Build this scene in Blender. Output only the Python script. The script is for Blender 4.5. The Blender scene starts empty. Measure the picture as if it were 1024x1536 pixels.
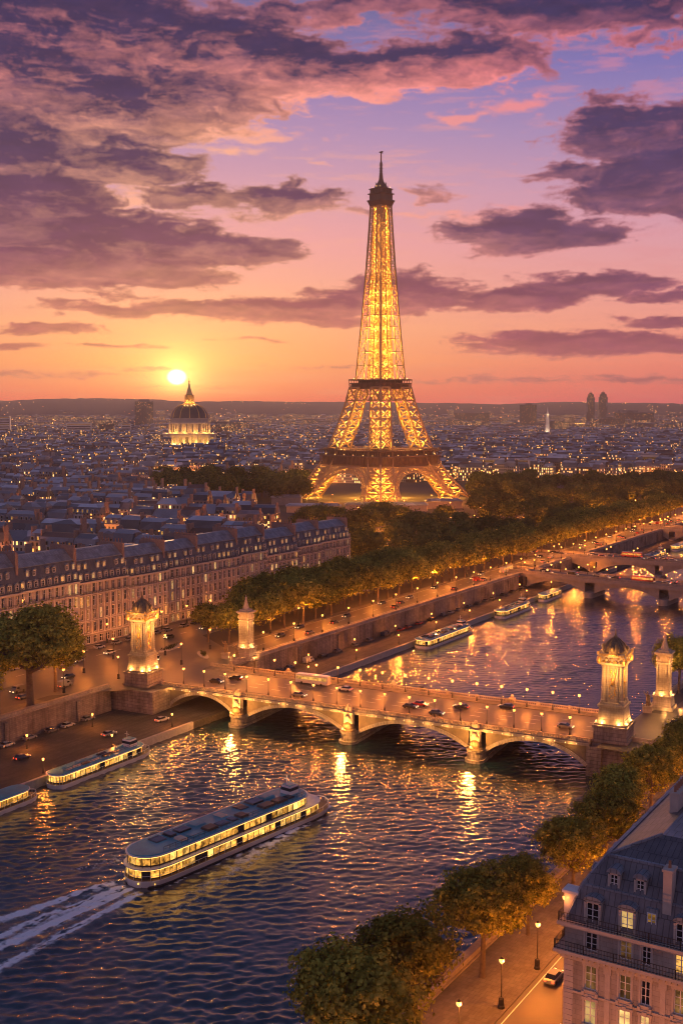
import bpy, math, random
import numpy as np
from mathutils import Vector, Matrix, noise as mnoise
R = math.radians
PI = math.pi
sc = bpy.context.scene
col = sc.collection

# ------------------------------------------------------------------ camera
cam_d = bpy.data.cameras.new('camera')
cam_d.sensor_fit = 'VERTICAL'; cam_d.sensor_height = 36.0
cam_d.lens = 1700.0 / 1536.0 * 36.0
cam_d.clip_start = 1.0; cam_d.clip_end = 40000.0
cam = bpy.data.objects.new('camera', cam_d); col.objects.link(cam)
cam.location = (0, 0, 86); cam.rotation_euler = (R(90 - 5.31), 0, 0)
sc.camera = cam
sc.view_settings.view_transform = 'Standard'; sc.view_settings.look = 'None'
sc.view_settings.exposure = 0.0; sc.view_settings.gamma = 1.0
sc.cycles.max_bounces = 6; sc.cycles.diffuse_bounces = 2; sc.cycles.glossy_bounces = 3
sc.cycles.transmission_bounces = 3; sc.cycles.transparent_max_bounces = 8; sc.cycles.volume_bounces = 0
sc.cycles.caustics_reflective = False; sc.cycles.caustics_refractive = False
sc.cycles.sample_clamp_indirect = 3.0
sc.cycles.use_denoising = True
sc.cycles.filter_width = 1.05
try:
    sc.cycles.use_light_tree = True
except Exception: pass

# ------------------------------------------------------------------ numpy noise
def _hash(ix, iy, seed):
    h = (ix.astype(np.int64) * 374761393 + iy.astype(np.int64) * 668265263 + seed * 1274126177) & 0xFFFFFFFF
    h = ((h ^ (h >> 13)) * 1274126177) & 0xFFFFFFFF
    h = h ^ (h >> 16)
    return (h & 0xFFFF).astype(np.float32) / 65535.0
def vnoise(x, y, seed=0):
    ix = np.floor(x); iy = np.floor(y)
    fx = (x - ix).astype(np.float32); fy = (y - iy).astype(np.float32)
    fx = fx*fx*fx*(fx*(fx*6-15)+10); fy = fy*fy*fy*(fy*(fy*6-15)+10)
    a = _hash(ix, iy, seed); b = _hash(ix+1, iy, seed); c = _hash(ix, iy+1, seed); d = _hash(ix+1, iy+1, seed)
    return (a*(1-fx)+b*fx)*(1-fy) + (c*(1-fx)+d*fx)*fy
def fbm(x, y, octaves=5, seed=0, gain=0.5):
    t = 0; amp = 1.0; tot = 0
    for o in range(octaves):
        t = t + amp * vnoise(x * (2.03**o) + o*17.3, y * (2.03**o) + o*9.1, seed + o)
        tot += amp; amp *= gain
    return t / tot
def lin(c):
    c = np.asarray(c, dtype=np.float32) / 255.0
    return np.where(c <= 0.04045, c / 12.92, ((c + 0.055) / 1.055) ** 2.4)
def sstep(a, b, x):
    t = np.clip((x - a) / (b - a), 0, 1); return t*t*(3-2*t)

# ------------------------------------------------------------------ sky
SUN_AZ, SUN_EL = -8.21, 1.45
def sky_gradient(az, el):
    """clear evening sky, sRGB-derived linear colours, az/el in degrees"""
    stops_el = [-10, 0.0, 1.0, 2.2, 3.8, 5.6, 8.0, 10.5, 13.0, 16.0, 19.0, 30.0, 60.0, 90.0]
    warm = lin([(230,92,70),(240,98,72),(250,130,84),(255,166,104),(252,176,128),(246,172,146),(238,166,164),(216,162,174),(184,148,180),(146,128,176),(112,106,150),(52,78,116),(32,60,98),(28,56,94)])
    cool = lin([(186,84,100),(206,90,102),(230,112,106),(240,136,122),(238,156,142),(230,160,156),(216,158,170),(192,152,180),(160,140,182),(122,116,176),(106,104,150),(50,76,116),(32,60,98),(28,56,94)])
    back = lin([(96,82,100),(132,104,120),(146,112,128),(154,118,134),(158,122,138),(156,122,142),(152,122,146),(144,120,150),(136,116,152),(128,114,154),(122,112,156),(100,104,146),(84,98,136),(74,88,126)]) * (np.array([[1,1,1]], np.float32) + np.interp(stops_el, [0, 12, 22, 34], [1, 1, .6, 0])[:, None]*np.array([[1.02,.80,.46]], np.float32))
    dz = np.abs((az - SUN_AZ + 180) % 360 - 180)
    w1 = np.exp(-(dz/17.0)**2); w2 = sstep(110, 28, dz)
    out = np.zeros(az.shape + (3,), np.float32)
    for k in range(3):
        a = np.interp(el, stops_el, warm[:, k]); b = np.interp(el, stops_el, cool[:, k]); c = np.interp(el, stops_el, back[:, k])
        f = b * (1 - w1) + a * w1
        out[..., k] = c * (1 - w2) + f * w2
    return out
# puffs of cloud: azimuth, elevation, half width, half height (degrees), weight, tone
CLOUDS = [
 (-12.5,17.3,6.4,1.8,1.1),(-6.1,16.9,4.0,1.4,1.1),(-2.8,16.2,3.8,1.1,1.1),(.9,15.9,3.6,.9,1.0),(5.4,16.3,4.4,1.0,.95),(-14,15.6,4.5,2.2,1.1),(-12,13.9,5.8,1.5,1.1),(-7.5,14.7,5.0,1.4,1.0),
 (11,18.3,7.0,.9,1.0),(4.5,18.8,5,.6,.8),(-2,18.6,6,.5,.7),(15.6,17.2,3,.8,.6),
 (-10.6,11.4,3.4,.75,1.05),(-15.3,11.4,3.2,1.7,1.05),(-7.6,10.2,2.3,.55,.95),(-2.4,10.1,2.5,.65,1.0),(1.0,9.5,1.2,.3,.6),(4.2,10.3,1.4,.3,.55),(-5.0,10.2,2,.4,.6),(-4.5,9.3,1.5,.3,.5),
 (-15.2,9.6,3.6,1.9,1.15),(-12.4,7.9,5.6,1.4,1.15),(-6.2,7.65,3.6,.62,1.05),(-14.0,6.7,5.0,.95,1.1),(-9.3,6.4,3.6,.5,.95),(-16,8.3,3,2.2,1.0),
 (2.7,5.5,3.2,.85,1.1),(-2.4,4.75,5.0,.5,1.05),(-8.6,4.75,5.5,.33,.95),(-11.5,5.4,2.2,.25,.6),(0,4.15,3.5,.22,.75),(-1,5.6,1.8,.3,.6),
 (8.4,8.45,3.3,.8,1.1),(10.6,8.3,3.2,.5,1.05),(7.0,8.6,1.5,.5,.7),
 (14.8,12.9,3.6,1.15,1.1),(12.2,12.9,2.2,.6,.8),(15.6,10.9,3.2,1.2,1.05),(11.2,11.1,2.0,.45,.85),(13.2,10.0,3.0,.7,.95),(16.3,9.4,2.6,.5,.9),(13.6,14.6,3,.5,.55),
 (8.6,5.2,3.0,.55,1.0),(12.0,5.85,3.6,.4,1.0),(15.9,5.3,3.0,.3,.8),(15.5,4.1,2.2,.25,.85),(11.0,3.15,5.2,.55,.9),(14.8,3.0,3.5,.5,.9),
 (-14.6,3.75,2.8,.25,.8),(-15.8,2.9,2.0,.16,.7),(-11,2.95,3.5,.14,.6),(-4.0,3.3,2.5,.12,.5),(-9.3,1.9,2.8,.1,.45),(-1,1.9,3,.14,.55),(7.5,1.3,6,.25,.5),(14,1.3,5,.28,.5),(-14,1.5,4.5,.2,.5),(-8.2,0.95,5,.14,.4),
]
LIT = [(6.1,13.9,1.3,.32,.85),(8.6,14.45,1.6,.4,.85),(11.2,17.5,1.1,.4,.8),(5.0,14.0,1.2,.2,.5),(-4.5,13.0,3.2,.45,.75),(-10.2,9.8,3.0,.5,.7),(-5.5,12.2,2,.3,.6),(5.5,9.5,5.5,.35,.6),(9,11.9,2,.2,.3),(-7.2,13.35,2.6,.6,.85),(-1.2,12.0,1.3,.2,.45)]
def build_sky():
    NX, NY = 1560, 660
    A0, A1, E0, E1 = -32.5, 32.5, -2.5, 25.0
    az = np.linspace(A0, A1, NX, dtype=np.float32)[None, :].repeat(NY, 0)
    el = np.linspace(E0, E1, NY, dtype=np.float32)[:, None].repeat(NX, 1)
    base = sky_gradient(az, el)
    stretch = 1.0 + 3.2 * np.exp(-np.clip(el, 0, 40) / 4.5)         # clouds flatten towards the horizon
    ex, ey = az * 0.36, (el * 0.62 + 3.0 * (1 - np.exp(-np.clip(el, 0, 40)/4.0))) * 1.15
    wx = fbm(ex*1.3 + 5, ey*1.6 + 2, 5, 11) - .5; wy = fbm(ex*1.3 + 31, ey*1.6 + 7, 5, 23) - .5
    def field(daz, dele):
        a = az + daz + wx * 2.4; e = el + dele + wy * 1.5 / stretch**.9
        d = np.zeros_like(a)
        for (ca, ce, ra, re, w) in CLOUDS:
            q = ((a-ca)/(ra*1.12))**2 + ((e-ce)/(re*1.25))**2
            d = np.maximum(d, w*np.exp(-q*0.95)) + 0.12*w*np.exp(-q*.95)
        x2, y2 = ex + daz*.36, ey + dele*.9
        n = fbm(x2*2.0 + wx, y2*2.6 + wy, 6, 3, .55) - .5
        bl = 0; am = 1.0
        for o in range(5):
            bl = bl + am*(1-np.abs(2*vnoise(x2*3.2*2.1**o + 3*wx + o*7, y2*4.6*2.1**o + 3*wy + o*3, 140+o)-1)); am *= .52
        bl = bl/1.95 - .55
        n2 = fbm(x2*7.0 + 2*wx, y2*11 + 2*wy, 6, 43, .6) - .5
        return d + n*.42 + bl*.34 + n2*.14
    d0 = field(0, 0)
    du = field(0, .42); dd = field(0, -.42); ds = field(-.35, -.30)
    cover = sstep(.36, .60, d0)
    thick = sstep(.42, .86, d0)
    under = np.clip((d0 - dd) * 2.1 + .10, 0, 1)         # open air below: the belly is lit
    top = np.clip((d0 - du) * 2.0 - .05, 0, 1)           # thin top rim
    dz = np.abs(az - SUN_AZ)
    stops = [0, 2.0, 4.5, 8.0, 12.0, 16.0, 22.0]
    def ramp(cs): 
        c = lin(cs); return np.stack([np.interp(el, stops, c[:, k]) for k in range(3)], -1)
    dark = ramp([(190,80,76),(178,76,84),(146,64,88),(100,52,86),(70,48,80),(56,46,80),(54,48,84)])
    darkc = ramp([(146,70,88),(138,70,92),(114,64,94),(82,58,92),(66,54,92),(58,50,86),(54,48,84)])
    lit = ramp([(255,150,96),(255,172,110),(250,164,128),(252,180,150),(254,184,150),(248,156,142),(220,136,146)])
    litc = ramp([(226,120,112),(232,136,126),(226,138,136),(220,140,150),(226,136,146),(240,134,140),(214,128,140)])
    ww = np.exp(-(dz/15.0)**2)[..., None]
    dark = dark*ww + darkc*(1-ww); lit = lit*ww + litc*(1-ww)
    U = np.interp(el, [0, 4, 8, 11, 13.5, 17, 19], [.36, .44, .44, .75, 1.1, 1.1, .6])
    U = U*(1 - .62*sstep(7.5, 10.5, az))
    belly = np.clip((field(0, .95) - field(0, -.95))*.75, 0, 1)
    lt = np.clip((1-thick)**1.6*.50 + np.maximum(under*.6, belly)*U, 0, 1)
    mott = (fbm(ex*4.2+wx*2, ey*5.5+wy*2, 5, 77) - .5)
    lt = np.clip(lt + mott*.22*(.3+under), 0, 1)[..., None]
    cl = dark*(1-lt) + lit*lt
    cl = cl * (1 + (fbm(ex*2.2, ey*3.4, 5, 91) - .5)*.45)[..., None]
    cov = (cover * .96)[..., None]
    # high thin veil
    veil = sstep(.50, .82, fbm(ex*1.1 + 40, ey*4.2 + 3, 6, 57, .6)) * .38
    vl = lit * .9 + .05
    img = base*(1-veil[..., None]) + vl*veil[..., None]
    lf = np.zeros_like(az)
    for (ca, ce, ra, re, w) in LIT:
        a = az + wx*2.0; e = el + wy*1.2
        lf = np.maximum(lf, w*np.exp(-(((a-ca)/ra)**2 + ((e-ce)/re)**2)))
    lf = sstep(.25, .75, lf + (fbm(ex*4, ey*6, 5, 71)-.5)*.75)*.8
    litp = np.minimum(lit*1.02, 1.0)
    img = img*(1-lf[..., None]) + litp*lf[..., None]
    img = img*(1-cov) + cl*cov
    # sun glow and disc
    dx = (az - SUN_AZ); dy = (el - SUN_EL)
    r = np.hypot(dx, dy*1.05)
    glow = 2.2*np.exp(-(r/.75)**1.2) + .80*np.exp(-np.hypot(dx*.50, dy*.72)/1.2) + .34*np.exp(-np.hypot(dx*.34, dy*.62)/2.4)
    low = sstep(-.2, 1.4, el)
    glow = glow * (.22 + .78*low) * (1 - .35*cov[..., 0])
    gc = lin([(255, 214, 120)])[0]
    img = img + glow[..., None]*gc
    disc = sstep(.56, .20, np.hypot(dx, dy*1.25))
    img = img + disc[..., None]*np.array([7., 5.8, 3.4], np.float32)
    lum = img @ np.array([.2126, .7152, .0722], np.float32)
    img = np.maximum(lum[..., None] + (img - lum[..., None])*1.10, 0)
    return NX, NY, A0, A1, E0, E1, img.astype(np.float32)
def mk_image(name, nx, ny, rgb):
    im = bpy.data.images.new(name, nx, ny, alpha=False, float_buffer=True)
    im.colorspace_settings.name = 'Linear Rec.709'
    px = np.ones((ny, nx, 4), np.float32); px[..., :3] = rgb
    im.pixels.foreach_set(px.ravel()); im.update(); im.pack()
    return im
SKY_GAIN = 1.0
def build_world():
    w = bpy.data.worlds.new('World'); sc.world = w; w.use_nodes = True
    nt = w.node_tree; nt.nodes.clear(); N = nt.nodes.new; L = nt.links.new
    NX, NY, A0, A1, E0, E1, img = build_sky()
    patch = mk_image('evening_clouds', NX, NY, img)
    az = np.linspace(-180, 180, 360)[None, :].repeat(180, 0); el = np.linspace(-90, 90, 180)[:, None].repeat(360, 1)
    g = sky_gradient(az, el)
    cl = sstep(.45, .7, fbm(az*.06, el*.12, 5, 5))*sstep(0, 12, el)*.5
    g = g*(1-cl[..., None]) + (g*.55 + lin([(96, 74, 104)])[0]*.25)*cl[..., None]
    g = g * np.where(el < 0, .35, 1.0)[..., None]
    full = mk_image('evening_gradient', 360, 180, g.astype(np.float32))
    tc = N('ShaderNodeTexCoord'); sp = N('ShaderNodeSeparateXYZ'); L(tc.outputs['Generated'], sp.inputs[0])
    def m(op, a, b=None, c=None):
        n = N('ShaderNodeMath'); n.operation = op
        for i, v in enumerate((a, b, c)):
            if v is None: continue
            if isinstance(v, (int, float)): n.inputs[i].default_value = v
            else: L(v, n.inputs[i])
        return n.outputs[0]
    azn = m('MULTIPLY', m('ARCTAN2', sp.outputs[0], sp.outputs[1]), 180/PI)
    eln = m('MULTIPLY', m('ARCSINE', sp.outputs[2]), 180/PI)
    def lookup(im, a0, a1, e0, e1):
        cb = N('ShaderNodeCombineXYZ')
        L(m('DIVIDE', m('SUBTRACT', azn, a0), a1-a0), cb.inputs[0]); L(m('DIVIDE', m('SUBTRACT', eln, e0), e1-e0), cb.inputs[1])
        t = N('ShaderNodeTexImage'); t.image = im; t.extension = 'EXTEND'; t.interpolation = 'Cubic'; L(cb.outputs[0], t.inputs[0])
        return t.outputs[0]
    def mr(v, a, b):
        n = N('ShaderNodeMapRange'); n.interpolation_type = 'SMOOTHSTEP'; L(v, n.inputs[0]); n.inputs[1].default_value = a; n.inputs[2].default_value = b
        return n.outputs[0]
    mask = m('MULTIPLY', mr(m('ABSOLUTE', azn), A1, A1-9), mr(eln, E1, E1-4))
    mix = N('ShaderNodeMix'); mix.data_type = 'RGBA'
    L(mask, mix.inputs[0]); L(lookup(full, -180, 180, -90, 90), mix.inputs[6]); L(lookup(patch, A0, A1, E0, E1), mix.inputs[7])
    bg = N('ShaderNodeBackground'); L(mix.outputs[2], bg.inputs[0]); bg.inputs[1].default_value = SKY_GAIN
    out = N('ShaderNodeOutputWorld'); L(bg.outputs[0], out.inputs[0])
build_world()
# ------------------------------------------------------------------ sun (setting, behind the city)
sun_d = bpy.data.lights.new('sun', 'SUN'); sun_d.energy = 2.0; sun_d.angle = R(0.5); sun_d.color = (1.0, .50, .22)
sun = bpy.data.objects.new('sun', sun_d); col.objects.link(sun)
_sd = Vector((math.sin(R(SUN_AZ))*math.cos(R(SUN_EL)), math.cos(R(SUN_AZ))*math.cos(R(SUN_EL)), math.sin(R(SUN_EL))))
sun.rotation_euler = _sd.to_track_quat('Z', 'Y').to_euler()

# ------------------------------------------------------------------ frame of the river: n across (right bank +), s along (upstream)
TH = R(32.0)
CT, ST = math.cos(TH), math.sin(TH)
def W(n, s, z=0.0): return Vector((n*CT + s*ST, -n*ST + s*CT, z))

# ------------------------------------------------------------------ mesh builder
class MB:
    def __init__(self): self.v = []; self.f = []; self.m = []
    def add(self, vs, fs, mi=0):
        o = len(self.v); self.v += [tuple(p) for p in vs]
        for f in fs: self.f.append(tuple(i+o for i in f)); self.m.append(mi)
    def quad(self, a, b, c, d, mi=0): self.add((a, b, c, d), ((0, 1, 2, 3),), mi)
    def box(self, x0, x1, y0, y1, z0, z1, mi=0, taper=0.0, skip=''):
        t = taper
        vs = [(x0,y0,z0),(x1,y0,z0),(x1,y1,z0),(x0,y1,z0),(x0+t,y0+t,z1),(x1-t,y0+t,z1),(x1-t,y1-t,z1),(x0+t,y1-t,z1)]
        fs = [(4,5,6,7),(0,1,5,4),(1,2,6,5),(2,3,7,6),(3,0,4,7)]
        if 'b' not in skip: fs.append((3,2,1,0))
        self.add(vs, fs, mi)
    def obox(self, c, ax, ay, hx, hy, z0, z1, mi=0):
        """box on an oriented footprint: centre c(x,y), axes ax, ay (unit 2-vectors)"""
        p = [(c[0]+sx*hx*ax[0]+sy*hy*ay[0], c[1]+sx*hx*ax[1]+sy*hy*ay[1]) for sx, sy in ((-1,-1),(1,-1),(1,1),(-1,1))]
        self.prism(p, z0, z1, mi)
    def prism(self, pts, z0, z1, mi=0, caps=True, top=None, mi_top=None):
        k = len(pts); tp = top or pts
        vs = [(p[0], p[1], z0) for p in pts] + [(p[0], p[1], z1) for p in tp]
        self.add(vs, [(i, (i+1) % k, (i+1) % k + k, i+k) for i in range(k)], mi)
        if caps:
            o = len(self.v) - 2*k
            self.f.append(tuple(o+k+i for i in range(k))); self.m.append(mi if mi_top is None else mi_top)
            self.f.append(tuple(o+i for i in reversed(range(k)))); self.m.append(mi)
    def bar(self, p, q, w, mi=0, w2=None, sides=4, caps=True):
        p = Vector(p); q = Vector(q); d = (q-p)
        if d.length < 1e-6: return
        d.normalize(); up = Vector((0,0,1)) if abs(d.z) < .95 else Vector((1,0,0))
        a = d.cross(up).normalized(); b = d.cross(a).normalized(); w2 = w if w2 is None else w2
        vs = []
        for P, ww in ((p, w), (q, w2)):
            for i in range(sides):
                t = 2*PI*(i+.5)/sides; r = ww*.5/math.cos(PI/sides)
                vs.append(P + a*math.cos(t)*r + b*math.sin(t)*r)
        fs = [(i, i+sides, (i+1) % sides+sides, (i+1) % sides) for i in range(sides)]
        if caps: fs += [tuple(range(sides)), tuple(reversed(range(sides, 2*sides)))]
        self.add(vs, fs, mi)
    def tube(self, pts, rad, sides=6, mi=0):
        for i in range(len(pts)-1): self.bar(pts[i], pts[i+1], rad[i]*2, mi, rad[i+1]*2, sides, caps=(i == len(pts)-2))
    def lathe(self, prof, n=16, c=(0,0), mi=0, ph=0.0, sq=False):
        vs = []; k = len(prof)
        for r, z in prof:
            for i in range(n):
                t = 2*PI*i/n + ph; rr = r/ math.cos(PI/n) if sq else r
                vs.append((c[0]+rr*math.cos(t), c[1]+rr*math.sin(t), z))
        fs = [(j*n+i, j*n+(i+1) % n, (j+1)*n+(i+1) % n, (j+1)*n+i) for j in range(k-1) for i in range(n)]
        fs.append(tuple(reversed(range(n)))); fs.append(tuple((k-1)*n+i for i in range(n)))
        self.add(vs, fs, mi)
    def ball(self, c, r, n=8, mi=0, sz=1.0):
        k = max(3, n//2); pr = [(max(1e-3, r*math.sin(PI*j/k)), c[2]-r*sz*math.cos(PI*j/k)) for j in range(k+1)]
        self.lathe(pr, n, (c[0], c[1]), mi)
    def mesh(self, name, mats, smooth=False):
        me = bpy.data.meshes.new(name); me.from_pydata(self.v, [], self.f)
        for m_ in (mats if isinstance(mats, (list, tuple)) else [mats]): me.materials.append(m_)
        if len(me.materials) > 1: me.polygons.foreach_set('material_index', np.array(self.m, np.int32))
        if smooth: me.polygons.foreach_set('use_smooth', np.ones(len(me.polygons), bool))
        uvbox(me); me.update()
        return me
    def build(self, name, mats, parent=None, smooth=False, loc=(0,0,0), rz=0.0):
        return link(name, self.mesh(name, mats, smooth), parent, loc, rz)
def link(name, me, parent=None, loc=(0,0,0), rz=0.0):
    o = bpy.data.objects.new(name, me); col.objects.link(o)
    o.location = loc; o.rotation_euler = (0, 0, rz)
    if parent is not None: o.parent = parent
    return o
def uvbox(me):
    nl = len(me.loops)
    if nl == 0: return
    co = np.empty(len(me.vertices)*3, np.float32); me.vertices.foreach_get('co', co); co = co.reshape(-1, 3)
    vi = np.empty(nl, np.int32); me.loops.foreach_get('vertex_index', vi)
    npoly = len(me.polygons); ls = np.empty(npoly, np.int32); me.polygons.foreach_get('loop_start', ls)
    lt = np.empty(npoly, np.int32); me.polygons.foreach_get('loop_total', lt)
    nr = np.empty(npoly*3, np.float32); me.polygons.foreach_get('normal', nr); nr = nr.reshape(-1, 3)
    pn = np.repeat(nr, lt, axis=0); p = co[vi]
    h = np.hypot(pn[:, 0], pn[:, 1]); ok = h > .35
    hx = np.where(ok, -pn[:, 1]/np.maximum(h, 1e-6), 1.0); hy = np.where(ok, pn[:, 0]/np.maximum(h, 1e-6), 0.0)
    u = p[:, 0]*hx + p[:, 1]*hy
    v = np.where(ok, p[:, 2], p[:, 1])
    uv = me.uv_layers.new(name='UVMap')
    uv.data.foreach_set('uv', np.stack([u, v], 1).astype(np.float32).ravel())
def tag(o, label=None, cat=None, group=None, kind=None):
    if label: o['label'] = label
    if cat: o['category'] = cat
    if group: o['group'] = group
    if kind: o['kind'] = kind
    return o
def thing(name, label, cat, loc=(0,0,0), rz=0.0, group=None):
    o = bpy.data.objects.new(name, None); col.objects.link(o); o.empty_display_size = 1
    o.location = loc; o.rotation_euler = (0, 0, rz)
    return tag(o, label, cat, group)
def kids(o): return [c for c in bpy.data.objects if c.parent == o]
TREE = {}
def register(root, *objs):
    """remember a prototype's parts as (object, index of its parent in the list)"""
    TREE[root.name] = [(o, -1 if o.parent == root else objs.index(o.parent)) for o in objs]
    return root
def dup(root, loc, rz, label=None, group=None, scale=1.0):
    c = root.copy(); col.objects.link(c); c.location = loc; c.rotation_euler = (0, 0, rz); c.scale = (scale,)*3 if isinstance(scale, (int, float)) else scale
    if label: c['label'] = label
    if group: c['group'] = group
    made = []
    for o, pi in TREE[root.name]:
        q = o.copy(); col.objects.link(q); q.parent = c if pi < 0 else made[pi]; made.append(q)
    return c

# ------------------------------------------------------------------ materials
def newmat(name):
    m = bpy.data.materials.new(name); m.use_nodes = True
    nt = m.node_tree; bs = nt.nodes['Principled BSDF']
    return m, nt, bs
def rampnode(nt, fac, stops):
    r = nt.nodes.new('ShaderNodeValToRGB'); e = r.color_ramp.elements
    e[0].position, e[0].color = stops[0][0], stops[0][1]+(1,)
    e[1].position, e[1].color = stops[-1][0], stops[-1][1]+(1,)
    for p, c in stops[1:-1]:
        q = e.new(p); q.color = c+(1,)
    nt.links.new(fac, r.inputs[0]); return r.outputs[0]
def coords(nt, kind='Object'):
    t = nt.nodes.new('ShaderNodeTexCoord'); return t.outputs[kind]
def noise_fac(nt, vec, scale, detail=5, rough=.6):
    n = nt.nodes.new('ShaderNodeTexNoise'); n.inputs['Scale'].default_value = scale; n.inputs['Detail'].default_value = detail; n.inputs['Roughness'].default_value = rough
    nt.links.new(vec, n.inputs['Vector']); return n.outputs['Fac']
def mul(nt, a, b, op='MULTIPLY'):
    n = nt.nodes.new('ShaderNodeMix'); n.data_type = 'RGBA'; n.blend_type = op; n.inputs[0].default_value = 1
    nt.links.new(a, n.inputs[6])
    if isinstance(b, tuple): n.inputs[7].default_value = b+(1,)
    else: nt.links.new(b, n.inputs[7])
    return n.outputs[2]
def math_n(nt, op, a, b=None):
    n = nt.nodes.new('ShaderNodeMath'); n.operation = op
    for i, v in enumerate((a, b)):
        if v is None: continue
        if isinstance(v, (int, float)): n.inputs[i].default_value = v
        else: nt.links.new(v, n.inputs[i])
    return n.outputs[0]
def plain(name, c1, c2=None, scale=.4, rough=.8, metal=0.0, bump=0.0, spec=.5, rand=.0, detail=5, cells=0.0):
    """noise-mottled surface, optional per-object brightness change"""
    m, nt, bs = newmat(name); c2 = c2 or tuple(x*.7 for x in c1)
    f = noise_fac(nt, coords(nt), scale, detail)
    c = rampnode(nt, f, [(.3, c2), (.7, c1)])
    if rand:
        oi = nt.nodes.new('ShaderNodeObjectInfo'); mr = nt.nodes.new('ShaderNodeMapRange')
        nt.links.new(oi.outputs['Random'], mr.inputs[0]); mr.inputs[3].default_value = 1-rand; mr.inputs[4].default_value = 1+rand
        cb = nt.nodes.new('ShaderNodeCombineColor')
        for i in range(3): nt.links.new(mr.outputs[0], cb.inputs[i])
        c = mul(nt, c, cb.outputs[0])
    if cells:
        vo = nt.nodes.new('ShaderNodeTexVoronoi'); vo.inputs['Scale'].default_value = cells; geo = nt.nodes.new('ShaderNodeNewGeometry'); nt.links.new(geo.outputs['Position'], vo.inputs['Vector'])
        sc3 = nt.nodes.new('ShaderNodeSeparateColor'); nt.links.new(vo.outputs['Color'], sc3.inputs[0])
        c = mul(nt, c, rampnode(nt, sc3.outputs[0], [(.0, (.35,.35,.36)), (.5, (.85,.85,.85)), (1.0, (1.6,1.58,1.55))]))
    nt.links.new(c, bs.inputs['Base Color'])
    bs.inputs['Roughness'].default_value = rough; bs.inputs['Metallic'].default_value = metal
    bs.inputs['Specular IOR Level'].default_value = spec
    if bump:
        b = nt.nodes.new('ShaderNodeBump'); b.inputs['Strength'].default_value = bump; b.inputs['Distance'].default_value = .1
        nt.links.new(noise_fac(nt, coords(nt), scale*6, 4), b.inputs['Height']); nt.links.new(b.outputs[0], bs.inputs['Normal'])
    return m
def masonry(name, c1, c2, bw=1.2, bh=.5, mortar=.03, mc=None, stain=.25, rough=.85, nscale=.15, bump=.6, rand=None):
    """coursed stone on metre UVs, with weather stains"""
    m, nt, bs = newmat(name)
    uv = coords(nt, 'UV'); br = nt.nodes.new('ShaderNodeTexBrick')
    nt.links.new(uv, br.inputs['Vector'])
    br.inputs['Color1'].default_value = c1+(1,); br.inputs['Color2'].default_value = c2+(1,)
    br.inputs['Mortar'].default_value = (mc or tuple(x*.45 for x in c2))+(1,)
    br.inputs['Scale'].default_value = 1.0; br.inputs['Mortar Size'].default_value = mortar; br.inputs['Mortar Smooth'].default_value = .3
    br.inputs['Brick Width'].default_value = bw; br.inputs['Row Height'].default_value = bh; br.inputs['Bias'].default_value = 0
    st = rampnode(nt, noise_fac(nt, coords(nt), nscale, 6, .65), [(.32, (1-stain*2.2,)*3), (.62, (1,)*3)])
    mp = nt.nodes.new('ShaderNodeMapping'); mp.inputs['Scale'].default_value = (.9, .07, 1); nt.links.new(uv, mp.inputs[0])
    st2 = rampnode(nt, noise_fac(nt, mp.outputs[0], 1.0, 4), [(.35, (1-stain*1.3,)*3), (.6, (1,)*3)])
    cc = mul(nt, mul(nt, br.outputs['Color'], st), st2)
    if rand:
        oi = nt.nodes.new('ShaderNodeObjectInfo'); cc = mul(nt, cc, rampnode(nt, oi.outputs['Random'], rand))
    nt.links.new(cc, bs.inputs['Base Color'])
    bs.inputs['Roughness'].default_value = rough
    if bump:
        b = nt.nodes.new('ShaderNodeBump'); b.inputs['Strength'].default_value = bump; b.inputs['Distance'].default_value = .06
        iv = math_n(nt, 'SUBTRACT', 1.0, br.outputs['Fac']); nt.links.new(iv, b.inputs['Height']); nt.links.new(b.outputs[0], bs.inputs['Normal'])
    return m
def emit(name, c, strength, sample=True, vary=0.0, vscale=1.5):
    m, nt, bs = newmat(name)
    bs.inputs['Base Color'].default_value = (.02, .016, .012, 1); bs.inputs['Roughness'].default_value = .3; bs.inputs['Specular IOR Level'].default_value = .2
    bs.inputs['Emission Color'].default_value = c+(1,); bs.inputs['Emission Strength'].default_value = strength
    if vary:
        oi = nt.nodes.new('ShaderNodeObjectInfo'); va = nt.nodes.new('ShaderNodeVectorMath'); va.operation = 'ADD'
        nt.links.new(coords(nt), va.inputs[0]); cb = nt.nodes.new('ShaderNodeCombineXYZ')
        nt.links.new(math_n(nt, 'MULTIPLY', oi.outputs['Random'], 91.0), cb.inputs[0]); nt.links.new(cb.outputs[0], va.inputs[1])
        f = noise_fac(nt, va.outputs[0], vscale, 3)
        f2 = rampnode(nt, f, [(.36, (1-vary,)*3), (.62, (1.0,)*3)])
        sepc = nt.nodes.new('ShaderNodeSeparateColor'); nt.links.new(f2, sepc.inputs[0])
        r2 = nt.nodes.new('ShaderNodeMapRange'); nt.links.new(oi.outputs['Random'], r2.inputs[0]); r2.inputs[3].default_value = .35; r2.inputs[4].default_value = 1.25
        nt.links.new(math_n(nt, 'MULTIPLY', math_n(nt, 'MULTIPLY', sepc.outputs[0], r2.outputs[0]), strength), bs.inputs['Emission Strength'])
    m.cycles.emission_sampling = 'AUTO' if sample else 'NONE'
    return m
AMBER = (1.0, .255, .03); GOLD = (1.0, .52, .14); WARMW = (1.0, .70, .36)
M = {}
M['stone'] = masonry('limestone', (.40,.34,.28), (.34,.29,.24), 1.6, .6, .02, stain=.2)
M['quay'] = masonry('quay_masonry', (.27,.22,.19), (.20,.165,.145), 1.5, .55, .03, stain=.32, nscale=.12)
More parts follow.
